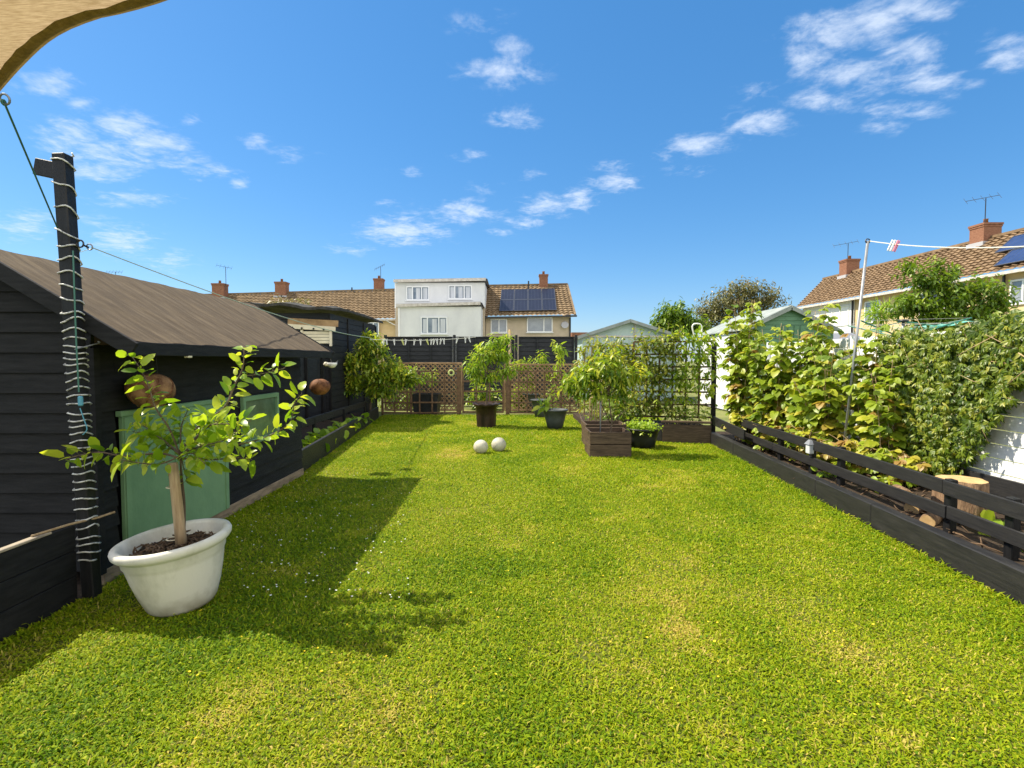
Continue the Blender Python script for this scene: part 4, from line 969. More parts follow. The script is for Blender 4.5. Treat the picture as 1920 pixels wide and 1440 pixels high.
# big right trellis + planter
RTY = 10.35
rt1 = trellis('tall_trellis', (D(1188,700,RTY).x,RTY,0), (D(1336,700,RTY-.25).x,RTY-.25,0), .42, 1.86, 6, 6, 'tall brown square trellis above the corner planter on the right', .034)
mb = MB(); mb.box((D(1338,700,RTY-.25).x,RTY-.26,.95),(.075,.075,1.75), bev=.006); mb.build('post', M['black_v'], rt1)
rt2 = trellis('tall_trellis', (D(1096,700,11.6).x,11.6,0), (D(1186,700,10.5).x,10.5,0), .3, 1.80, 6, 6, 'tall trellis smothered by climbing leaves left of the open one', .026)
mb = MB(); mb.tube(smoothline([D(1313,690,10.2),D(1311,655,10.2),D(1316,615,10.2),D(1308,607,10.2),D(1298,612,10.2),D(1304,638,10.2)],5), .014, 6); tag(mb.build('bent_hose', M['peg_white'], None, True), 'bent pale pipe hooked over the top of the tall trellis', 'pipe')
cp = thing('corner_planter', (3.1,9.8,0), 'brown boarded raised planter across the corner below the tall trellis', 'planter')
a = G(1243,830); b = G(1334,833); 
mb = MB(); mb.beam((a.x,a.y+.02,.17),(b.x,b.y+.02,.17),.03,.34, bev=.005); mb.build('front_board', M['brown_wood'], cp)
mb = MB(); mb.beam((a.x-.02,a.y+.05,.385),(b.x,b.y+.03,.385),.10,.035, bev=.005); mb.build('cap', M['brown_wood'], cp)
mb = MB(); mb.beam((a.x,a.y+.04,.18),(a.x-.62,a.y+.55,.18),.03,.32, bev=.005); mb.build('side_board', M['black_rail'], cp)
mb = MB(); mb.add([(a.x-.5,a.y+.5,.30),(a.x+.02,a.y+.06,.30),(b.x,b.y+.06,.30),(b.x,b.y+1.0,.30),(a.x-.5,a.y+1.2,.30)],[(0,1,2,3,4)]); mb.build('soil', M['soil'], cp)
eg = thing('bed_edging', (1.4,10.5,0), 'pale worn timber edging running back from the wooden box planter', 'bed edging')
a = G(1108,838); b = G(1085,775); mb = MB(); mb.beam((a.x-.03,a.y,.075),(b.x-.03,b.y,.075),.04,.15, bev=.006); mb.build('board', M['brown_wood'], eg)
mb = MB(); mb.box(((a.x+b.x)/2+.42,(a.y+b.y)/2+.2,.03),(.9,3.2,.2)); mb.build('soil', M['soil'], eg)

# ------------------------------------------------------------------ pots and small trees
def pot(c, r0, r1, h, mat, label, rim=.02, name='plant_pot', n=28, soil=True):
    t = thing(name, c, label, 'plant pot'); mb = MB()
    mb.lathe([(r0,0),(r0+(r1-r0)*.5,h*.5),(r1-.012,h-rim*1.6),(r1+.008,h-rim*1.5),(r1+.012,h),(r1-.012,h),(r1-.03,h*.85),(0,h*.84)], c, n); mb.build('body', mat, t, True)
    mb = MB(); mb.lathe([(0,h*.88),(r1*.6,h*.87),(r1-.035,h*.86)], c, 16, closed=True); mb.build('soil', M['soil'], t, True)
    return t
c = G(911,803); c.y += .2
bp = thing('plant_pot', c, 'dark brown tub with a ragged splayed rim in the middle of the back lawn', 'plant pot')
mb = MB(); n=24; V=[]; prof=[(.215,0,0),(.225,.25,0),(.235,.46,0),(.26,.47,0),(.315,.535,.012),(.30,.54,.012),(.23,.45,0),(0,.44,0)]
for (r,z,j) in prof:
    for k in range(n): a_=2*math.pi*k/n; V.append((c.x+r*math.cos(a_)*(1+j*math.sin(5*a_)*3),c.y+r*math.sin(a_)*(1+j*math.sin(5*a_)*3),z+j*math.sin(k*2.7)*1.6))
mb.add(V,[(i*n+k,i*n+(k+1)%n,(i+1)*n+(k+1)%n,(i+1)*n+k) for i in range(len(prof)-1) for k in range(n)]); mb.build('body', M['pot_brown'], bp, True)
mb = MB(); mb.lathe([(0,.475),(.22,.47)], c, 16, closed=True); mb.build('soil', M['soil'], bp)
c2 = c.copy()
def B(px,py,d,rx,ry,rz): return (D(px,py,d), (rx,ry,rz))
clump_tree('peach_tree', (c.x,c.y,.45), [(c.x,c.y,.45),(c.x+.02,c.y,.9),(c.x-.01,c.y,1.3),D(917,675,c.y)], .022,
  [B(905,665,c.y,.30,.28,.22),B(890,690,c.y,.27,.25,.17),B(938,665,c.y,.22,.25,.22),B(955,640,c.y,.13,.15,.18),B(925,640,c.y,.2,.2,.13),B(948,700,c.y,.22,.22,.14),B(910,705,c.y,.25,.25,.1)], 150, .24, 9, .15, .036, M['l_peach'],
  'peach tree with long drooping leaves growing in the brown tub', 'tree', shape='narrow', droop=.55, var=(.52,.2))
# black square planter
c = G(797,777); c.y += .05
sq = thing('square_planter', (c.x,c.y+.3,0), 'large square black planter box before the trellis on the left', 'planter'); mb = MB()
def taperbox(mb, c, wb, wt, h, th=.03, db=None, dt=None):
    db = db or wb; dt = dt or wt
    o = [(-1,-1),(1,-1),(1,1),(-1,1)]; V = [(c[0]+a*wb/2,c[1]+b*db/2,0) for a,b in o]+[(c[0]+a*wt/2,c[1]+b*dt/2,h) for a,b in o]+[(c[0]+a*(wt/2-th),c[1]+b*(dt/2-th),h) for a,b in o]+[(c[0]+a*(wb/2-th),c[1]+b*(db/2-th),h*.8) for a,b in o]
    F = [(3,2,1,0)]+[(i,(i+1)%4,(i+1)%4+4,i+4) for i in range(4)]+[(i+4,(i+1)%4+4,(i+1)%4+8,i+8) for i in range(4)]+[(i+8,(i+1)%4+8,(i+1)%4+12,i+12) for i in range(4)]+[(12,13,14,15)]
    mb.add(V,F)
taperbox(mb,(c.x,c.y+.3),.64,.74,.56); mb.build('body', M['pot_black'], sq)
mb = MB(); mb.box((c.x,c.y+.3,.48),(.66,.66,.03)); mb.build('soil', M['soil'], sq)
clump_tree('potted_shrub', (c.x,c.y+.3,.48), [(c.x,c.y+.3,.48),(c.x,c.y+.3,.95)], .015, [((c.x-.15,c.y+.3,1.1),(.22,.2,.3)),((c.x+.2,c.y+.3,1.0),(.2,.2,.25))], 26, .26, 7, .13,.035, M['l_peach'], 'sparse leafy shrub growing in the square black planter', 'shrub', shape='narrow', droop=.5)
# grey pots
cg = G(1042,806); cg.y += .2; pot(cg, .16, .275, .43, M['pot_grey'], 'dark grey round pot at the front of the back pot group')
lv = Leaves(); tw = MB(); t = thing('potted_seedling', cg+Vector((0,0,.38)), 'pale upright seedling with broad leaves in the front grey pot', 'plant')
for k in range(7): a = random.uniform(2.2,5.2); sprig(lv, tw, cg+Vector((-.06,0,.38)), (math.cos(a)*.8-.3,math.sin(a)*.6,.7), .34, 3, .22,.10,.1,(.62,.12), r=.006, sag=.2)
sprig(lv, tw, cg+Vector((-.05,0,.38)), (-.1,0,1), .75, 16, .14,.04,.1,(.6,.12), r=.008, sag=0)
tw.build('stems', M['twig'], t, True); lv.build('foliage', M['l_peach'], t, shape='narrow')
cg2 = G(1014,784); cg2.y += .15; pot(cg2, .14,.25,.48, M['pot_grey'], 'tall grey pot partly hidden behind the front grey pot')
cg3 = G(998,772); cg3.y += .2; pot(cg3, .15,.28,.52, M['pot_grey'], 'rearmost grey pot with a white ridged rim by the trellis')
clump_tree('potted_peach', (cg3.x,cg3.y,.46), [(cg3.x,cg3.y,.46),(cg3.x+.08,cg3.y,.9),D(1008,690,cg3.y)], .016, [B(975,688,cg3.y,.28,.25,.18),B(1012,675,cg3.y,.2,.2,.24),B(1040,700,cg3.y,.3,.25,.16),B(992,712,cg3.y,.2,.2,.12),B(960,695,cg3.y,.25,.2,.15)], 120, .26, 8, .15,.038, M['l_peach'], 'small peach tree with a bare stem in the rearmost grey pot', 'tree', shape='narrow', droop=.5, var=(.5,.2))
clump_tree('back_sapling', D(1050,770,15.0), [D(1050,770,15.0),D(1049,660,15.0)], .014, [B(1049,650,15.0,.12,.12,.34),B(1046,680,15.0,.1,.1,.3)], 16, .28, 8, .19,.05, M['l_peach'], 'slim upright sapling against the right end of the back fence', 'sapling', shape='narrow', droop=.7, var=(.65,.15))
# wooden box with young tree
b0 = G(1106,858); b1 = G(1184,858); wbx = (b1.x-b0.x); cy = b0.y+.30; cx_ = (b0.x+b1.x)/2+.0
bxt = thing('box_planter', (cx_,cy,0), 'square brown wooden box planter at the front corner of the right bed', 'planter')
hb = .40
for (c, s) in (((cx_,b0.y+.02,0),(wbx,.03)),((cx_,b0.y+.58,0),(wbx,.03)),((cx_-wbx/2+.015,cy,0),(.03,.53)),((cx_+wbx/2-.015,cy,0),(.03,.53))):
    mb = MB()
    for k in range(2): mb.box((c[0],c[1],.10+.20*k),(s[0],s[1],.19), bev=.005)
    mb.build('side_board', M['brown_wood'], bxt)
mb = MB(); mb.box((cx_,cy,.20),(wbx-.07,.52,.10)); mb.build('soil', M['soil'], bxt)
yc = cy
lvt = clump_tree('young_tree', (cx_,yc,.24), [(cx_+.02,yc,.22),(cx_+.07,yc,.50),(cx_+.03,yc,.80),D(1140,720,yc)], .017,
  [B(1098,705,yc,.26,.24,.16),B(1130,690,yc,.28,.26,.17),B(1165,705,yc,.24,.24,.17),B(1075,722,yc,.17,.18,.12),B(1110,730,yc,.2,.2,.1),B(1175,735,yc,.14,.15,.12),B(1145,668,yc,.22,.2,.12),B(1195,700,yc,.15,.15,.14)], 165, .24, 8, .135, .042, M['l_shrub'],
  'young tree with glossy drooping leaves growing in the brown box planter', 'tree', shape='narrow', droop=.6, var=(.56,.2))
mb = MB(); mb.tube([D(1125,825,yc-.1)+Vector((0,0,-.1)), D(1127,720,yc-.05)], .011, 8); tag(mb.build('support_stake', M['steel'], None, True), 'thin pale stake supporting the young tree in the box planter', 'stake')
mb = MB(); mb.tube([(cx_+.05,yc,.45),(cx_+.22,yc,.66),(cx_+.40,yc,.78)],[.010,.008,.004],6); mb.tube([(cx_+.05,yc,.5),(cx_-.1,yc,.8),(cx_-.2,yc,1.05)],[.010,.008,.004],6); mb.build('fork', M['bark'], lvt, True)
# second brown box behind
mb = MB(); q = thing('box_planter', (cx_+.1,cy+.95,0), 'second brown wooden box directly behind the front box planter', 'planter')
for (dx,dy,sx,sy) in ((0,-.28,.7,.03),(0,.28,.7,.03),(-.335,0,.03,.53),(.335,0,.03,.53)): mb.box((cx_+.1+dx,cy+.95+dy,.20),(sx,sy,.40), bev=.005)
mb.build('side_boards', M['brown_wood'], q); mb = MB(); mb.box((cx_+.1,cy+.95,.32),(.64,.5,.04)); mb.build('soil', M['soil'], q)
# black round pot with lime plant
cb = G(1210,842); cb.y += .17; pot(cb, .19,.275,.34, M['pot_black'], 'low black round pot right of the brown box planter')
t = thing('lime_plant', cb+Vector((0,0,.3)), 'bushy lime green plant filling the low black pot', 'plant'); lv = Leaves(); tw = MB()
for k in range(110): a = random.uniform(0,6.28); e = random.uniform(.1,1.2); r = random.uniform(0,.16); sprig(lv, tw, cb+Vector((r*math.cos(a),r*math.sin(a),.28)), (math.cos(a)*math.cos(e),math.sin(a)*math.cos(e),math.sin(e)), random.uniform(.16,.26), 9, .05,.03,.1,(.5,.2), r=.002, sag=.35)
tw.build('stems', M['twig'], t, True); lv.build('foliage', M['l_lime'], t, shape='round')
# left shrub
sb_ = Vector((-3.55,13.3,.16))
clump_tree('leafy_shrub', sb_, [sb_, sb_+Vector((.03,0,.5)), D(700,705,13.3)], .03,
  [B(700,655,13.2,.42,.4,.25),B(672,678,13.2,.36,.4,.25),B(725,690,13.2,.45,.4,.25),B(690,712,13.2,.45,.4,.25),B(740,712,13.0,.32,.35,.2),B(665,722,13.2,.3,.35,.22),B(715,735,13.2,.35,.35,.16),B(755,700,13.0,.25,.3,.15),B(648,690,13.2,.22,.3,.2),B(695,640,13.2,.25,.3,.15),B(770,715,13.0,.2,.3,.12)], 470, .26, 10, .135, .046, M['l_shrub'],
  'dense rounded shrub with narrow glossy leaves at the back left corner', 'shrub', shape='narrow', droop=.05, var=(.58,.25))
# climbers on tall trellises
def climber(name, x0,y0,x1,y1,z0,z1,n,label,mat,leaf,lw,var,shape='broad',droop=.4, top=.25):
    t = thing(name, ((x0+x1)/2,(y0+y1)/2,z0), label, 'climbing plant'); lv = Leaves(); tw = MB()
    for i in range(n):
        s = random.random(); z = z0+(z1-z0)*random.random()**.8+ (random.random() < .12)*top*random.random()
        p = Vector((x0+(x1-x0)*s, y0+(y1-y0)*s+random.uniform(-.16,.12), z)); d = Vector((random.uniform(-1,1),random.uniform(-1,.4),random.uniform(-.2,1)))
        sprig(lv, tw, p, d, random.uniform(.15,.3), 6, leaf, lw, droop, var, r=.0035, sag=.4)
    tw.build('stems', M['cane'], t, True); lv.build('foliage', mat, t, shape=shape, curl=.3); return t
climber('trellis_climber', D(1090,700,11.6).x,11.5,D(1190,700,10.4).x,10.4,.35,1.85,340,'thick pale green climber covering the left part of the tall trellis',M['l_vine'],.12,.045,(.75,.22),'narrow')
climber('trellis_climber', D(1188,700,10.3).x,10.3,D(1262,700,10.2).x,10.2,.45,1.90,240,'looser climber over the middle of the tall trellis',M['l_vine'],.11,.045,(.68,.22),'narrow')
climber('trellis_climber', D(1262,700,10.2).x,10.2,D(1335,700,10.0).x,10.0,0.6,2.0,135,'wispy shoots along the top of the open right trellis',M['l_peach'],.11,.05,(.55,.22),'narrow')
for i,(px,lab) in enumerate(((1262,'tall pale grassy plant in the corner planter at its left end'),(1300,'arching leafed plant in the middle of the corner planter'))):
    p = D(px,790,10.0); p.z = .3; t = thing('planter_plant', p, lab, 'plant'); lv = Leaves(); tw = MB()
    for k in range(16): a = random.uniform(0,6.28); sprig(lv, tw, p+Vector((random.uniform(-.15,.15),random.uniform(-.1,.1),0)), (math.cos(a)*.4,math.sin(a)*.3,1), random.uniform(.3,.65), 7, .12,.04,.4,(.5,.25), r=.004, sag=.6)
    tw.build('stems', M['cane'], t, True); lv.build('foliage', M['l_peach'], t, shape='narrow')
# bamboo/canes bundle beside young tree
mb = MB()
for k in range(6): a = D(1104+k*5,800,9.9); a.z = .1; mb.tube([a, D(1108+k*4,712,9.95)], .010, 5)
mb.tube([D(1100,746,9.85),D(1140,744,9.85)],.010,5)
tag(mb.build('bamboo_canes', M['cane'], None, True), 'small frame of pale bamboo canes behind the young tree', 'cane frame')
clump_tree('potted_fern', (D(1150,790,10.2).x,10.2,.2), [(D(1150,790,10.2).x,10.2,.2),(D(1150,790,10.2).x,10.2,.5)], .01, [B(1150,775,10.2,.5,.3,.22),B(1215,760,10.4,.4,.3,.3)], 60, .28, 8, .10,.04, M['l_dark'], 'dark low greenery filling the bed behind the box planter', 'plant', shape='narrow')
# neighbour greenery seen through the trellis
for i,(px,py,d,r,h,lab) in enumerate(((905,735,16.6,.6,.55,'loose green bush seen through the open gate'),(1010,740,16.8,.9,.5,'green bush behind the lattice right of the gate'),(745,740,16.6,.8,.45,'sunlit bush behind the lattice left of the gate'),(1130,720,14.5,.9,.8,'bush behind the smothered trellis'),(975,745,16.2,.5,.45,'low dark bush just right of the gate'))):
    p = D(px,py,d); clump_tree('neighbour_bush', (p.x,p.y,0), [(p.x,p.y,0),(p.x,p.y,p.z)], .03, [((p.x-r*.4,p.y,p.z),(r*.6,.4,h)),((p.x+r*.4,p.y,p.z-.1),(r*.6,.4,h)),((p.x,p.y,p.z-.3),(r*.8,.4,h*.7))], 85, .3, 8, .14,.055, M['l_shrub'], lab, 'bush', var=(.5,.2))

# ------------------------------------------------------------------ sheds behind
def gable_shed(name, x0, x1, y0, y1, ze, zr, wall, roofm, label, over=.18, boards=True, xr=None):
    xm = (x0+x1)/2 if xr is None else xr; t = thing(name, (xm,(y0+y1)/2,0), label, 'shed'); mb = MB()
    V = [(x0,y0,0),(x1,y0,0),(x1,y0,ze),(xm,y0,zr),(x0,y0,ze)]; V2 = [(a,y1,c) for a,b,c in V]
    mb.add(V+V2, [(0,1,2,3,4),(9,8,7,6,5),(0,4,9,5),(1,6,7,2)])
    mb.build('wall', wall, t); 
    if boards:
        mb = MB(); z = .1
        while z < zr-.06:
            h = (x1-x0)/2 if z < ze else (x1-x0)/2*(zr-z)/(zr-ze)-.02; zt = z+.12; h2 = (x1-x0)/2 if zt < ze else max(.01,(x1-x0)/2*(zr-zt)/(zr-ze)-.02)
            mb.hexa([(xm-h,y0-.026,z),(xm+h,y0-.026,z),(xm+h,y0-.003,z),(xm-h,y0-.003,z),(xm-h2,y0-.008,zt),(xm+h2,y0-.008,zt),(xm+h2,y0-.003,zt),(xm-h2,y0-.003,zt)]); z = zt
        mb.build('cladding', wall, t)
    mb = MB(); sl_ = (zr-ze)/((x1-x0)/2)
    for s, xe in ((-1,x0-over),(1,x1+over)):
        zz = ze-over*sl_; p = [(xm,y0-over,zr+.02),(xe,y0-over,zz+.02),(xe,y1+over,zz+.02),(xm,y1+over,zr+.02)]; q = [(a,b,c+.035) for a,b,c in p]; mb.hexa((p if s < 0 else p[::-1])+(q if s < 0 else q[::-1]))
    mb.build('roof', roofm, t)
    for s, xe in ((-1,x0-over),(1,x1+over)):
        mb = MB(); mb.beam((xm,y0-over-.015,zr-.01),(xe,y0-over-.015,ze-over*sl_-.01),.025,.11); mb.build('bargeboard', roofm, t)
    return t
g1 = gable_shed('pale_shed', D(1092,633,20).x, D(1268,633,20).x, 20, 23, 2.42, 2.98, M['pale_shed'], M['shed_roof_grey'], 'pale grey green shed with a low pitched roof beyond the trellis', .2, False)
mb = MB()
xx = D(1115,640,20).x
while xx < D(1266,640,20).x: mb.box((xx,19.985,1.18),(.05,.02,2.35)); xx += .22
mb.build('ribs', M['pale_shed'], g1)
mb = MB(); mb.box((D(1180,640,20).x,19.975,2.40),(D(1268,633,20).x-D(1092,633,20).x,.04,.06)); mb.box((D(1190,640,20).x,19.97,2.68),(.04,.03,.52)); mb.build('trim', M['fascia'], g1)
g2 = gable_shed('green_shed', 6.5, 9.0, 15, 18.2, 2.38, 2.98, M['green_shed'], M['shed_roof_grey'], 'bright green boarded shed with a grey felt roof behind the cane plants', .14, True)
mb = MB()
for k in range(5): mb.box((7.45+k*.17,14.96,2.30),(.15,.02,.36))
mb.build('door', M['green_shed'], g2)
mb = MB(); mb.box((6.95,14.955,2.05),(.36,.02,.5)); mb.build('hatch', M['green_paint'], g2)
mb = MB(); mb.box((6.47,16.6,1.15),(.05,3.24,2.28)); mb.build('side_wall', M['render_white'], g2)

# ------------------------------------------------------------------ houses
def tiled(parent, A, B_, C, E, rows, wave, mat, name='roof'):     # eave left A, eave right B_, ridge right C, ridge left E
    A, B_, C, E = map(Vector, (A,B_,C,E)); nu = max(8, int((B_-A).length/wave)*4); nrm = (B_-A).cross(E-A).normalized(); V = []; F = []
    for j in range(rows):
        for e in (0,1):
            t = (j+e*.999)/rows; lift = .07*(1-e)
            l = A.lerp(E,t); r = B_.lerp(C,t)
            for i in range(nu+1):
                ph = i/4*2*math.pi; rnd = .006*math.sin(i*7.3+j*3.1)
                V.append(l.lerp(r,i/nu)+nrm*(lift+.030*math.sin(ph)+rnd))
    for k in range(2*rows-1):
        for i in range(nu): a = k*(nu+1)+i; F.append((a,a+1,a+nu+2,a+nu+1))
    mb = MB(); mb.add(V,F); return mb.build(name, mat, parent)
def slab(parent, pts, thick, mat, name):    # planar polygon extruded backwards along +y
    n = len(pts); mb = MB(); V = [Vector(p) for p in pts]+[Vector(p)+Vector(thick) for p in pts]
    mb.add(V, [tuple(range(n)), tuple(range(n,2*n))[::-1]]+[(i,n+i,n+(i+1)%n,(i+1)%n) for i in range(n)]); return mb.build(name, mat, parent)
def window(parent, px0, py0, px1, py1, d, mull=(.33,), curtain=False):
    a = D(px0,py0,d); b = D(px1,py1,d); x0,x1,z1,z0 = a.x,b.x,a.z,b.z; mb = MB(); f = .07
    for xx in [x0+f/2,x1-f/2]+[x0+(x1-x0)*m for m in mull]: mb.box((xx,d-.03,(z0+z1)/2),(f,.07,z1-z0))
    for zz in (z0+f/2,z1-f/2): mb.box(((x0+x1)/2,d-.032,zz),(x1-x0-.002,.07,f))
    mb.box(((x0+x1)/2,d-.06,z0-.04),(x1-x0+.12,.12,.05))
    w_ = mb.build('window', M['upvc'], parent)
    mb = MB(); mb.box(((x0+x1)/2,d-.008,(z0+z1)/2),(x1-x0-.02,.01,z1-z0-.02)); mb.build('pane', M['glass_sky'], w_)
    if curtain:
        mb = MB(); wcur = (x1-x0)
        for (s0,s1) in ((.06,.28),(.40,.62),(.72,.94)): mb.box((x0+wcur*(s0+s1)/2,d-.016,(z0+z1)/2-.02),(wcur*(s1-s0)*.8,.006,(z1-z0)*.78))
        mb.build('blind', M['curtain'], w_)
def chimney(parent, c, w_, dep, h, pots=1, antenna=None):
    c = Vector(c); mb = MB(); mb.box(c+Vector((0,0,h/2)),(w_,dep,h)); mb.box(c+Vector((0,0,h-.06)),(w_+.10,dep+.10,.10)); mb.box(c+Vector((0,0,h-.16)),(w_+.05,dep+.05,.07)); ch = mb.build('chimney', M['brick'], parent)
    mb = MB(); mb.box(c+Vector((0,0,.10)),(w_+.18,dep+.14,.2)); mb.build('flashing', M['lead'], ch)
    for k in range(pots): mb = MB(); mb.lathe([(.11,0),(.09,.2),(.11,.25),(.08,.25)], c+Vector(((k-(pots-1)/2)*.3,0,h)), 12); mb.build('chimney_pot', M['terracotta'], ch, True)
    return ch
def aerial(parent, base, h, boom, n, tilt=0):
    b = Vector(base); mb = MB(); mb.tube([b,b+Vector((0,0,h))],.022,5); top = b+Vector((0,0,h)); e0 = top-Vector((boom*.6,0,-tilt)); e1 = top+Vector((boom*.4,0,-tilt)); mb.tube([e0,e1],.015,4)
    for k in range(n): p = e0.lerp(e1,k/(n-1)); mb.tube([p-Vector((0,.12,.16)),p+Vector((0,.12,.16))],.008,3)
    mb.build('aerial', M['dark_metal'], parent)
# terrace left
tr = thing('terrace_house', (-12,42,0), 'long brown tiled terrace roof with brick chimneys left of the white dormer house', 'house')
A, B_, C, E = D(380,606,40.5), D(741,598,39.2), D(741,544,42.6), D(380,554,43.9)
tiled(tr, A, B_, C, E, 17, .33, M['tile'])
slab(tr, [Vector((A.x,A.y+.3,0)),Vector((B_.x,B_.y+.3,0)),Vector((B_.x,B_.y+.3,B_.z)),Vector((A.x,A.y+.3,A.z))], (0,6,0), M['render_cream'], 'wall')
mb = MB(); mb.beam(A+Vector((0,-.05,-.05)), B_+Vector((0,-.05,-.05)),.12,.12); mb.build('gutter', M['fascia'], tr)
mb = MB(); mb.beam(E+Vector((0,0,.06)), C+Vector((0,0,.06)),.22,.12); mb.build('ridge', M['tile'], tr)
for (px,wd,py0,py1) in ((413,.95,556,532),(529,.85,553,529),(711,.7,548,523)):
    c = D(px,py0,43.2); chimney(tr, (c.x,c.y,c.z-.3), wd, .7, D(px,py1,43.2).z-c.z+.3, 1)
for px, py in ((660,552),(528,566)): c = D(px,py,42.8); mb = MB(); mb.tube([c-Vector((0,0,.3)),c+Vector((0,0,.55))],.06,6); mb.build('vent_pipe', M['dark_metal'], tr)
aerial(tr, D(424,545,43), 1.9, 1.2, 5, .12); aerial(tr, D(714,524,43.2), 1.0, .8, 6, -.2); aerial(tr, D(217,517,43.9), .3, 1.3, 6); 
window(tr, 690,604,711,630,39.4,(.5,))
mb = MB(); mb.beam(D(722,600,39.3),D(742,610,39.3),.08,.06); mb.build('downpipe', M['upvc'], tr)
# dormer house
dh_ = thing('dormer_house', (-5,39,0), 'pale grey rendered house with a box dormer and flat roofed rear extension', 'house')
def boxhouse(parent, px0, py0, px1, py1, d, dep, mat, name, zb=None):
    a = D(px0,py0,d); b = D(px1,py1,d); z0 = b.z if zb is None else zb; mb = MB(); mb.box(((a.x+b.x)/2,d+dep/2,(a.z+z0)/2),(b.x-a.x,dep,a.z-z0)); return mb.build(name, mat, parent)
boxhouse(dh_, 741,530,909,576,38.6,5,M['render_white'],'dormer_wall')
boxhouse(dh_, 746,575,902,700,36.2,2.38,M['render_white'],'extension_wall',0)
boxhouse(dh_, 741,576,909,700,38.62,5,M['render_beige'],'main_wall',0)
for (p0,p1,d,nm) in (((738,527),(911,524),38.4,'dormer_fascia'),((743,573),(901,569),36.05,'extension_fascia')):
    a = D(*p0,d); b = D(*p1,d); mb = MB(); mb.beam(a+Vector((0,-.02,0)),b+Vector((0,-.02,0)),.12,.19); mb.build(nm, M['fascia'], dh_); 
    dp = 5.2 if d > 37 else 2.6
    mb = MB(); mb.hexa([a+Vector((0,.1,.09)),b+Vector((0,.1,.09)),b+Vector((0,dp,.09)),a+Vector((0,dp,.09)),a+Vector((0,.1,.14)),b+Vector((0,.1,.14)),b+Vector((0,dp,.14)),a+Vector((0,dp,.14))]); mb.build('flat_roof', M['lead'], dh_)
    mb = MB(); mb.tube([b+Vector((.06,0,0)), b+Vector((.06,dp,-.02))],.07,6); mb.build('side_gutter', M['dark_metal'], dh_)
mb = MB(); mb.tube([D(748,578,36.1), Vector((D(748,578,36.1).x,36.1,0))],.05,6); mb.build('downpipe', M['upvc'], dh_)
mb = MB(); mb.tube([D(741,530,38.5), D(741,578,38.5)],.04,6); mb.build('downpipe', M['upvc'], dh_)
window(dh_, 762,537,805,563,38.6,(.27,.67),True); window(dh_, 841,535,885,561,38.6,(.27,.67),True); window(dh_, 789,594,839,626,36.2,(.25,.68),True)
# right-hand house
rh = thing('beige_house', (1.2,41,0), 'beige rendered end terrace house with dark solar panels on its tiled roof', 'house')
A, B_, C, E = D(906,594,39.0), D(1079,591,39.0), D(1064,534,42.6), D(906,537,42.6)
tiled(rh, A, B_, C, E, 15, .33, M['tile'])
slab(rh, [Vector((A.x,39.35,0)),Vector((B_.x-.3,39.35,0)),Vector((B_.x-.3,39.35,B_.z)),Vector((A.x,39.35,A.z))],(0,6,0),M['render_beige'],'wall')
slab(rh, [Vector((B_.x-.3,39.3,B_.z-.1)),C+Vector((0,0,-.1)),C+Vector((0,.1,-.1)),Vector((B_.x-.3,45.5,B_.z-.1))],(-.12,0,0),M['render_beige'],'gable')
mb = MB(); mb.beam(A+Vector((0,-.06,-.06)),B_+Vector((.1,-.06,-.06)),.12,.12); mb.build('gutter', M['dark_metal'], rh)
mb = MB(); mb.beam(E+Vector((0,0,.06)), C+Vector((0,0,.06)),.22,.12); mb.build('ridge', M['tile'], rh)
mb = MB(); mb.beam(B_+Vector((-.02,-.02,.05)), C+Vector((-.02,0,.05)),.14,.08); mb.build('verge', M['tile'], rh)
nr = (B_-A).cross(E-A).normalized()
S0,S1,S2,S3 = D(936,585,39.35), D(1044,583,39.35), D(1040,543,41.9), D(940,545,41.9)
def onroof(p): return p - nr*((p-A).dot(nr)) + nr*.16
S0,S1,S2,S3 = [onroof(p) for p in (S0,S1,S2,S3)]
for i in range(4):
    for j in range(2):
        def bl(u,v): return S0.lerp(S1,u).lerp(S3.lerp(S2,u),v)
        g = .008; p = [bl(i/4+g,j/2+g),bl((i+1)/4-g,j/2+g),bl((i+1)/4-g,(j+1)/2-g),bl(i/4+g,(j+1)/2-g)]; mb = MB(); mb.hexa([q-nr*.04 for q in p]+p); sp_ = mb.build('solar_panel', M['solar'], rh)
        mb = MB()
        for k in range(1,4): mb.beam(p[0].lerp(p[1],k/4)+nr*.003,p[3].lerp(p[2],k/4)+nr*.003,.010,.004,up=nr)
        for k in range(4): mb.beam(p[k]+nr*.004,p[(k+1)%4]+nr*.004,.04,.02,up=nr)
        mb.build('frame', M['solar_frame'], sp_)
window(rh, 920,598,951,624,39.35,(.5,)); window(rh, 988,595,1036,623,39.35,(.66,))
c = D(1019,540,42.6); chimney(rh,(c.x,c.y,c.z-.3),.66,.6,D(1019,515,42.6).z-c.z+.3,1)
c = D(991,545,42); mb = MB(); mb.tube([c-Vector((0,0,.2)),c+Vector((0,0,.75))],.06,6); mb.build('vent_pipe', M['dark_metal'], rh)
for px in (909,1069): mb = MB(); p = D(px,596,39.3); mb.tube([p,Vector((p.x,p.y,0))],.06,6); mb.build('downpipe', M['dark_metal'], rh)
mb = MB(); p = D(1059,610,39.2); mb.lathe([(0,0),(.15,.02),(.28,.08),(.26,.09),(0,.03)], p, 16, mt=Matrix.Rotation(R(70),3,'X')); mb.build('satellite_dish', M['lead'], rh, True)
mb = MB()
for (px,s) in ((1086,.35),): p = D(px,632,30); mb.box(p,(.9,.5,.5))
tag(mb.build('distant_chimney', M['brick']), 'small brick chimney top showing just above the right end of the back fence', 'chimney')
# right terrace
rt = thing('right_terrace', (21,30,0), 'long terrace on the right with red brown tiled roof, chimneys and solar panels', 'house')
A, B_, C, E = D(1483,577,37), D(2250,462,16.3), D(2250,355,18.2), D(1536,524,38.6)
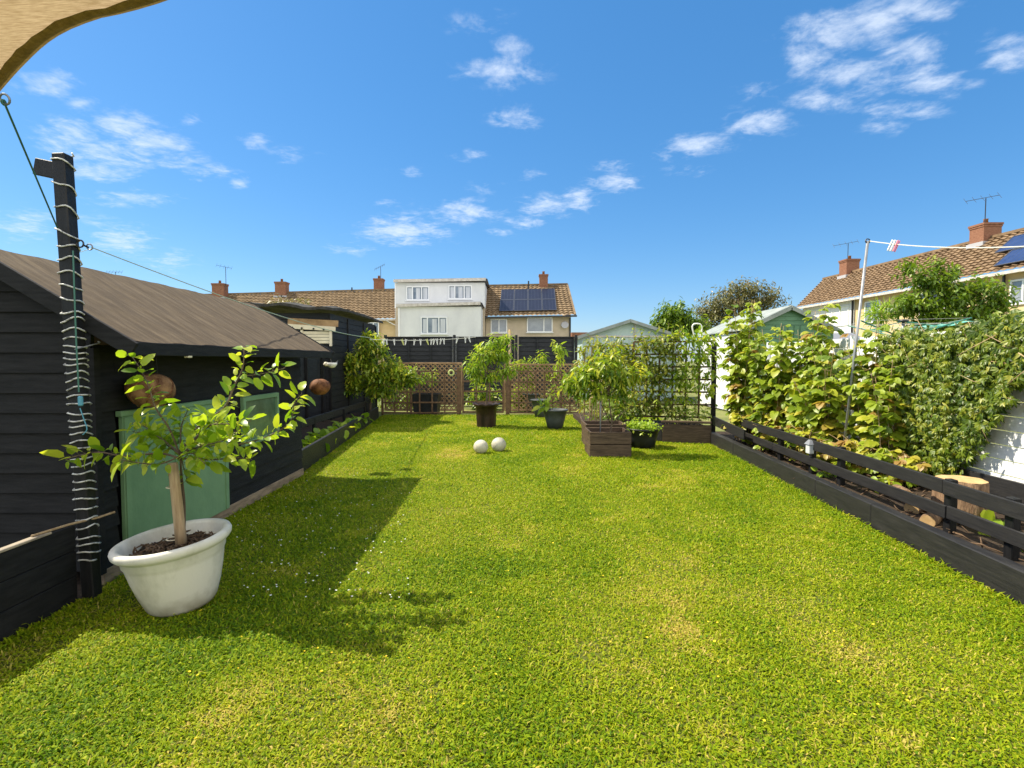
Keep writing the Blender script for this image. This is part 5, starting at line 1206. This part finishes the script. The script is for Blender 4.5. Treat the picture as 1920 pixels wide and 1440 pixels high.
# make the eave and ridge straight lines in the world
def lerp_px(p, q, px):  # point on segment pq that appears at column px
    lo, hi = 0., 1.
    for _ in range(40):
        m = (lo+hi)/2; r = p.lerp(q, m); u = 960+1000*r.x/ (r.y*math.cos(PITCH)-(r.z-H)*math.sin(PITCH))
        if u < px: lo = m
        else: hi = m
    return p.lerp(q, lo)
A = Vector((19.6,37.0,D(1483,577,37).z)); B_ = Vector((20.4,14.0,A.z)); E = Vector((22.4,38.6,D(1536,524,38.6).z)); C = Vector((23.3,14.0,E.z))
tiled(rt, B_, A, E, C, 14, .34, M['tile_red'])if False else tiled(rt, A, B_, C, E, 14, .34, M['tile_red'])
slab(rt, [Vector((A.x+.35,A.y-.3,0)),Vector((A.x+.35,A.y-.3,A.z)),Vector((B_.x+.35,B_.y,B_.z)),Vector((B_.x+.35,B_.y,0))],(5,0,0),M['render_cream'],'wall')
w0 = A+Vector((.32,-.25,-.1)); w1 = lerp_px(A,B_,1592)+Vector((.32,0,-.1)); slab(rt,[Vector((w0.x,w0.y,0)),w0,w1,Vector((w1.x,w1.y,0))],(.05,0,0),M['render_bright'],'white_wall')
mb = MB(); mb.beam(A+Vector((-.03,0,-.07)),B_+Vector((-.03,0,-.07)),.12,.12); mb.build('gutter', M['fascia'], rt)
mb = MB(); mb.beam(E+Vector((0,0,.05)),C+Vector((0,0,.05)),.24,.12); mb.build('ridge', M['tile_red'], rt)
for (px,w_,dp,h,lab) in ((1592,.85,.8,1.25,0),(1847,.85,.8,1.1,1)):
    c = lerp_px(E,C,px); chimney(rt,(c.x,c.y,c.z-.35),w_,dp,h,1); aerial(rt, (c.x-.3,c.y-.3,c.z+.2), 1.7, 1.6, 5, -.15)
def rwin(px0,px1,zt,zb,mull):
    p = lerp_px(A,B_,px0); q = lerp_px(A,B_,px1); mb = MB(); f = .07; xa = .31
    P_ = lambda s,z: Vector((p.x+(q.x-p.x)*s+xa, p.y+(q.y-p.y)*s, z))
    for s in [0,1]+list(mull): mb.beam(P_(s,zb),P_(s,zt),.07,f,up=(1,0,0))
    for z in (zb,zt): mb.beam(P_(0,z),P_(1,z),.075,f)
    w_ = mb.build('window', M['upvc'], rt); mb = MB(); mb.beam(P_(0,(zb+zt)/2)+Vector((.02,0,0)),P_(1,(zb+zt)/2)+Vector((.02,0,0)),.01,zt-zb); mb.build('pane', M['glass_sky'], w_)
rwin(1552,1582,A.z-.35,A.z-1.5,(.5,)); rwin(1613,1640,A.z-.35,A.z-1.5,(.5,)); rwin(1883,1935,A.z-.4,A.z-1.35,(.45,)); rwin(1715,1760,A.z-.35,A.z-1.4,(.5,))
for px in (1592,1873): p = lerp_px(A,B_,px); mb = MB(); mb.tube([p+Vector((.22,0,-.1)),Vector((p.x+.22,p.y,0))],.06,6); mb.build('downpipe', M['dark_metal'], rt)
nr = (B_-A).cross(E-A).normalized()
def rb(u,v): return A.lerp(B_,u).lerp(E.lerp(C,u),v)+nr*.15
def usolve(px, v):
    lo, hi = 0., .98
    for _ in range(40):
        m = (lo+hi)/2; r = rb(m, v); u = 960+1000*r.x/(r.y*math.cos(PITCH)-(r.z-H)*math.sin(PITCH))
        if u < px: lo = m
        else: hi = m
    return lo
ua, ub = usolve(1866, .12), usolve(1866, .45); print('solar u', ua, ub)
for (u0,u1,v0,v1) in ((ua,ua+.055,.10,.42),(ua+.057,ua+.112,.10,.42),(ub,ub+.055,.45,.80),(ub+.057,ub+.112,.45,.80)):
    p = [rb(u0,v0),rb(u1,v0),rb(u1,v1),rb(u0,v1)]; mb = MB(); mb.hexa([q-nr*.04 for q in p]+p); sp_ = mb.build('solar_panel', pmat('blue_solar',(.015,.035,.11),(.03,.055,.15),3,rough=.3,spec=.5), rt)
    mb = MB()
    for k in range(4): mb.beam(p[k]+nr*.005,p[(k+1)%4]+nr*.005,.05,.02,up=nr)
    for k in range(1,6): mb.beam(p[0].lerp(p[1],k/6)+nr*.002,p[3].lerp(p[2],k/6)+nr*.002,.012,.004,up=nr)
    mb.build('frame', M['solar_frame'], sp_)
# conservatory like white bits and dark awning under the right terrace
cs = thing('white_conservatory', D(1580,610,26), 'white lean-to roof edge below the right terrace beside the green shed', 'conservatory')
mb = MB(); a = D(1555,645,24); b = D(1612,645,24); mb.box(((a.x+b.x)/2,24.5,1.1),(b.x-a.x+.4,1,2.2)); mb.build('wall', M['render_bright'], cs)
mb = MB(); mb.hexa([(a.x-.4,23.7,2.2),(b.x+.4,23.7,2.25),(b.x+.4,25.2,2.75),(a.x-.4,25.2,2.7),(a.x-.4,23.7,2.26),(b.x+.4,23.7,2.31),(b.x+.4,25.2,2.81),(a.x-.4,25.2,2.76)]); mb.build('roof', M['lantern_grey'], cs)
# rotary airer with teal fabric
ra = thing('rotary_airer', (D(1694,640,9.5).x,9.5,0), 'green armed rotary clothes airer with teal fabric beyond the white fence', 'clothes airer')
hb_ = D(1694,602,9.5); mb = MB(); mb.tube([Vector((hb_.x,9.5,0)),hb_],.025,8); mb.build('pole', M['steel'], ra, True)
mb = MB(); mb.lathe([(.0,-.02),(.07,-.02),(.09,.0),(.06,.03),(0,.035)], hb_, 12); mb.build('hub', M['dark_metal'], ra, True)
for k in range(4):
    a_ = .35+k*math.pi/2; e = hb_+Vector((math.cos(a_)*1.05,math.sin(a_)*1.05,-.02)); lo = Vector((hb_.x,9.5,hb_.z-.25)); mb = MB(); mb.tube([lo+Vector((0,0,-.05)), e],.014,5); mb.tube([hb_, lo.lerp(e,.55)],.008,4); mb.build('arm', M['airer_green'], ra)
for r_ in (.5,.75,1.0):
    q_ = [hb_+Vector((math.cos(.35+k*math.pi/2)*r_*1.05,math.sin(.35+k*math.pi/2)*r_*1.05,-.25+.23*r_)) for k in range(5)]; mb = MB(); mb.tube(q_,.004,3); mb.build('line', M['pale_cord'], ra)
mb = MB(); V = []
for i in range(9):
    for j in range(6):
        u=i/8; v=j/5; p = hb_+Vector((.12+u*.85,-.35+.6*v,-.14+.10*u+.02*math.sin(u*9)+.02*math.sin(v*6))); V.append(p)
mb.add(V,[(i*6+j,(i+1)*6+j,(i+1)*6+j+1,i*6+j+1) for i in range(8) for j in range(5)]); tag(mb.build('teal_cover', M['teal'], None, True), 'teal cloth spread over the right arms of the rotary airer', 'cloth')
mb = MB(); V = []
for i in range(9):
    for j in range(6):
        u=i/8; v=j/5; V.append(hb_+Vector((-.15-u*.62,-.30+.5*v,-.16-.02*u+.02*math.sin(u*8+v*4))))
mb.add(V,[(i*6+j,i*6+j+1,(i+1)*6+j+1,(i+1)*6+j) for i in range(8) for j in range(5)]); tag(mb.build('teal_cover', M['teal'], None, True), 'teal cloth draped over the left arms of the rotary airer', 'cloth')

# ------------------------------------------------------------------ trees beyond
def bgtree(name, px, py_top, d, blobs, ns, ll, lw, mat, label, var, tr_r=.15, cat='tree', sl=.8, nl=10, shape='broad', droop=.2, spread=.9):
    b = D(px,700,d); b.z = 0; top = D(px,py_top+20,d)
    return clump_tree(name, b, [b, b.lerp(top,.5)+Vector((.1,0,0)), top], tr_r, [B(*q) for q in blobs], ns, sl, nl, ll, lw, mat, label, cat, var=var, shape=shape, droop=droop, sag=.1, spread=spread)
bgtree('conifer_tree', 1262, 575, 30, [(1262,590,30,.75,.8,.75),(1245,603,30,.6,.7,.6),(1282,600,30,.75,.8,.6),(1262,612,30,1.0,.9,.6),(1305,612,30,.6,.6,.5)], 300, .30,.10, M['l_dark'], 'rounded bright green evergreen tree behind the pale shed', (.38,.2), sl=.7)
bgtree('large_tree', 1385, 540, 40, [(1345,572,40,1.5,1.6,1.2),(1385,555,40,1.9,1.8,1.2),(1425,556,40,1.6,1.5,1.1),(1380,585,40,2.6,1.8,1.2),(1440,575,40,1.4,1.5,.9),(1400,545,40,1.3,1.3,.7),(1330,595,40,1.3,1.4,1.2),(1350,600,40,1.5,1.4,1.2)], 800, .30,.10, M['l_olive'], 'large airy olive brown tree on the skyline behind the green shed', (.5,.25), .22, sl=.9, nl=8)
bgtree('evergreen_shrub', 1775, 500, 13.5, [(1770,515,13.5,.30,.4,.45),(1735,530,13.5,.42,.4,.25),(1725,570,13.5,.42,.5,.3),(1780,565,13.5,.55,.6,.4),(1835,545,13.5,.5,.5,.35),(1850,580,13.5,.40,.5,.3),(1800,600,13.5,.8,.6,.3),(1745,600,13.5,.6,.6,.3),(1690,575,13.5,.3,.4,.2),(1870,560,13.5,.25,.4,.3),(1705,505,13.5,.22,.3,.12)], 620, .16,.055, M['l_dark'], 'dark green bushy evergreen standing before the right terrace', (.45,.22), .07, cat='shrub', sl=.42, nl=10, shape='narrow')
bgtree('spiky_plant', 1650, 580, 14.5, [(1650,590,14.5,.22,.22,.22)], 26, .40,.03, M['l_lime'], 'spiky yellow green palm like plant left of the dark evergreen', (.35,.2), .05, cat='plant', sl=.3, nl=10, shape='narrow')
bgtree('roofside_shrub', 540, 575, 24, [(520,582,24,.5,.4,.55),(545,578,24,.4,.4,.6),(568,582,24,.35,.4,.6)], 95, .22,.07, M['l_olive'], 'yellow green treetop showing above the outbuilding roof', (.8,.2), .08, sl=.5, nl=9)
bgtree('wispy_shrub', 1760, 470, 18, [(1772,475,18,.16,.16,.25)], 10, .10,.03, M['l_olive'], 'wispy grey shoot tip above the dark evergreen', (.6,.2), .02, cat='shrub', sl=.3, nl=8, shape='narrow') if False else None
print('objects', len(bpy.data.objects))
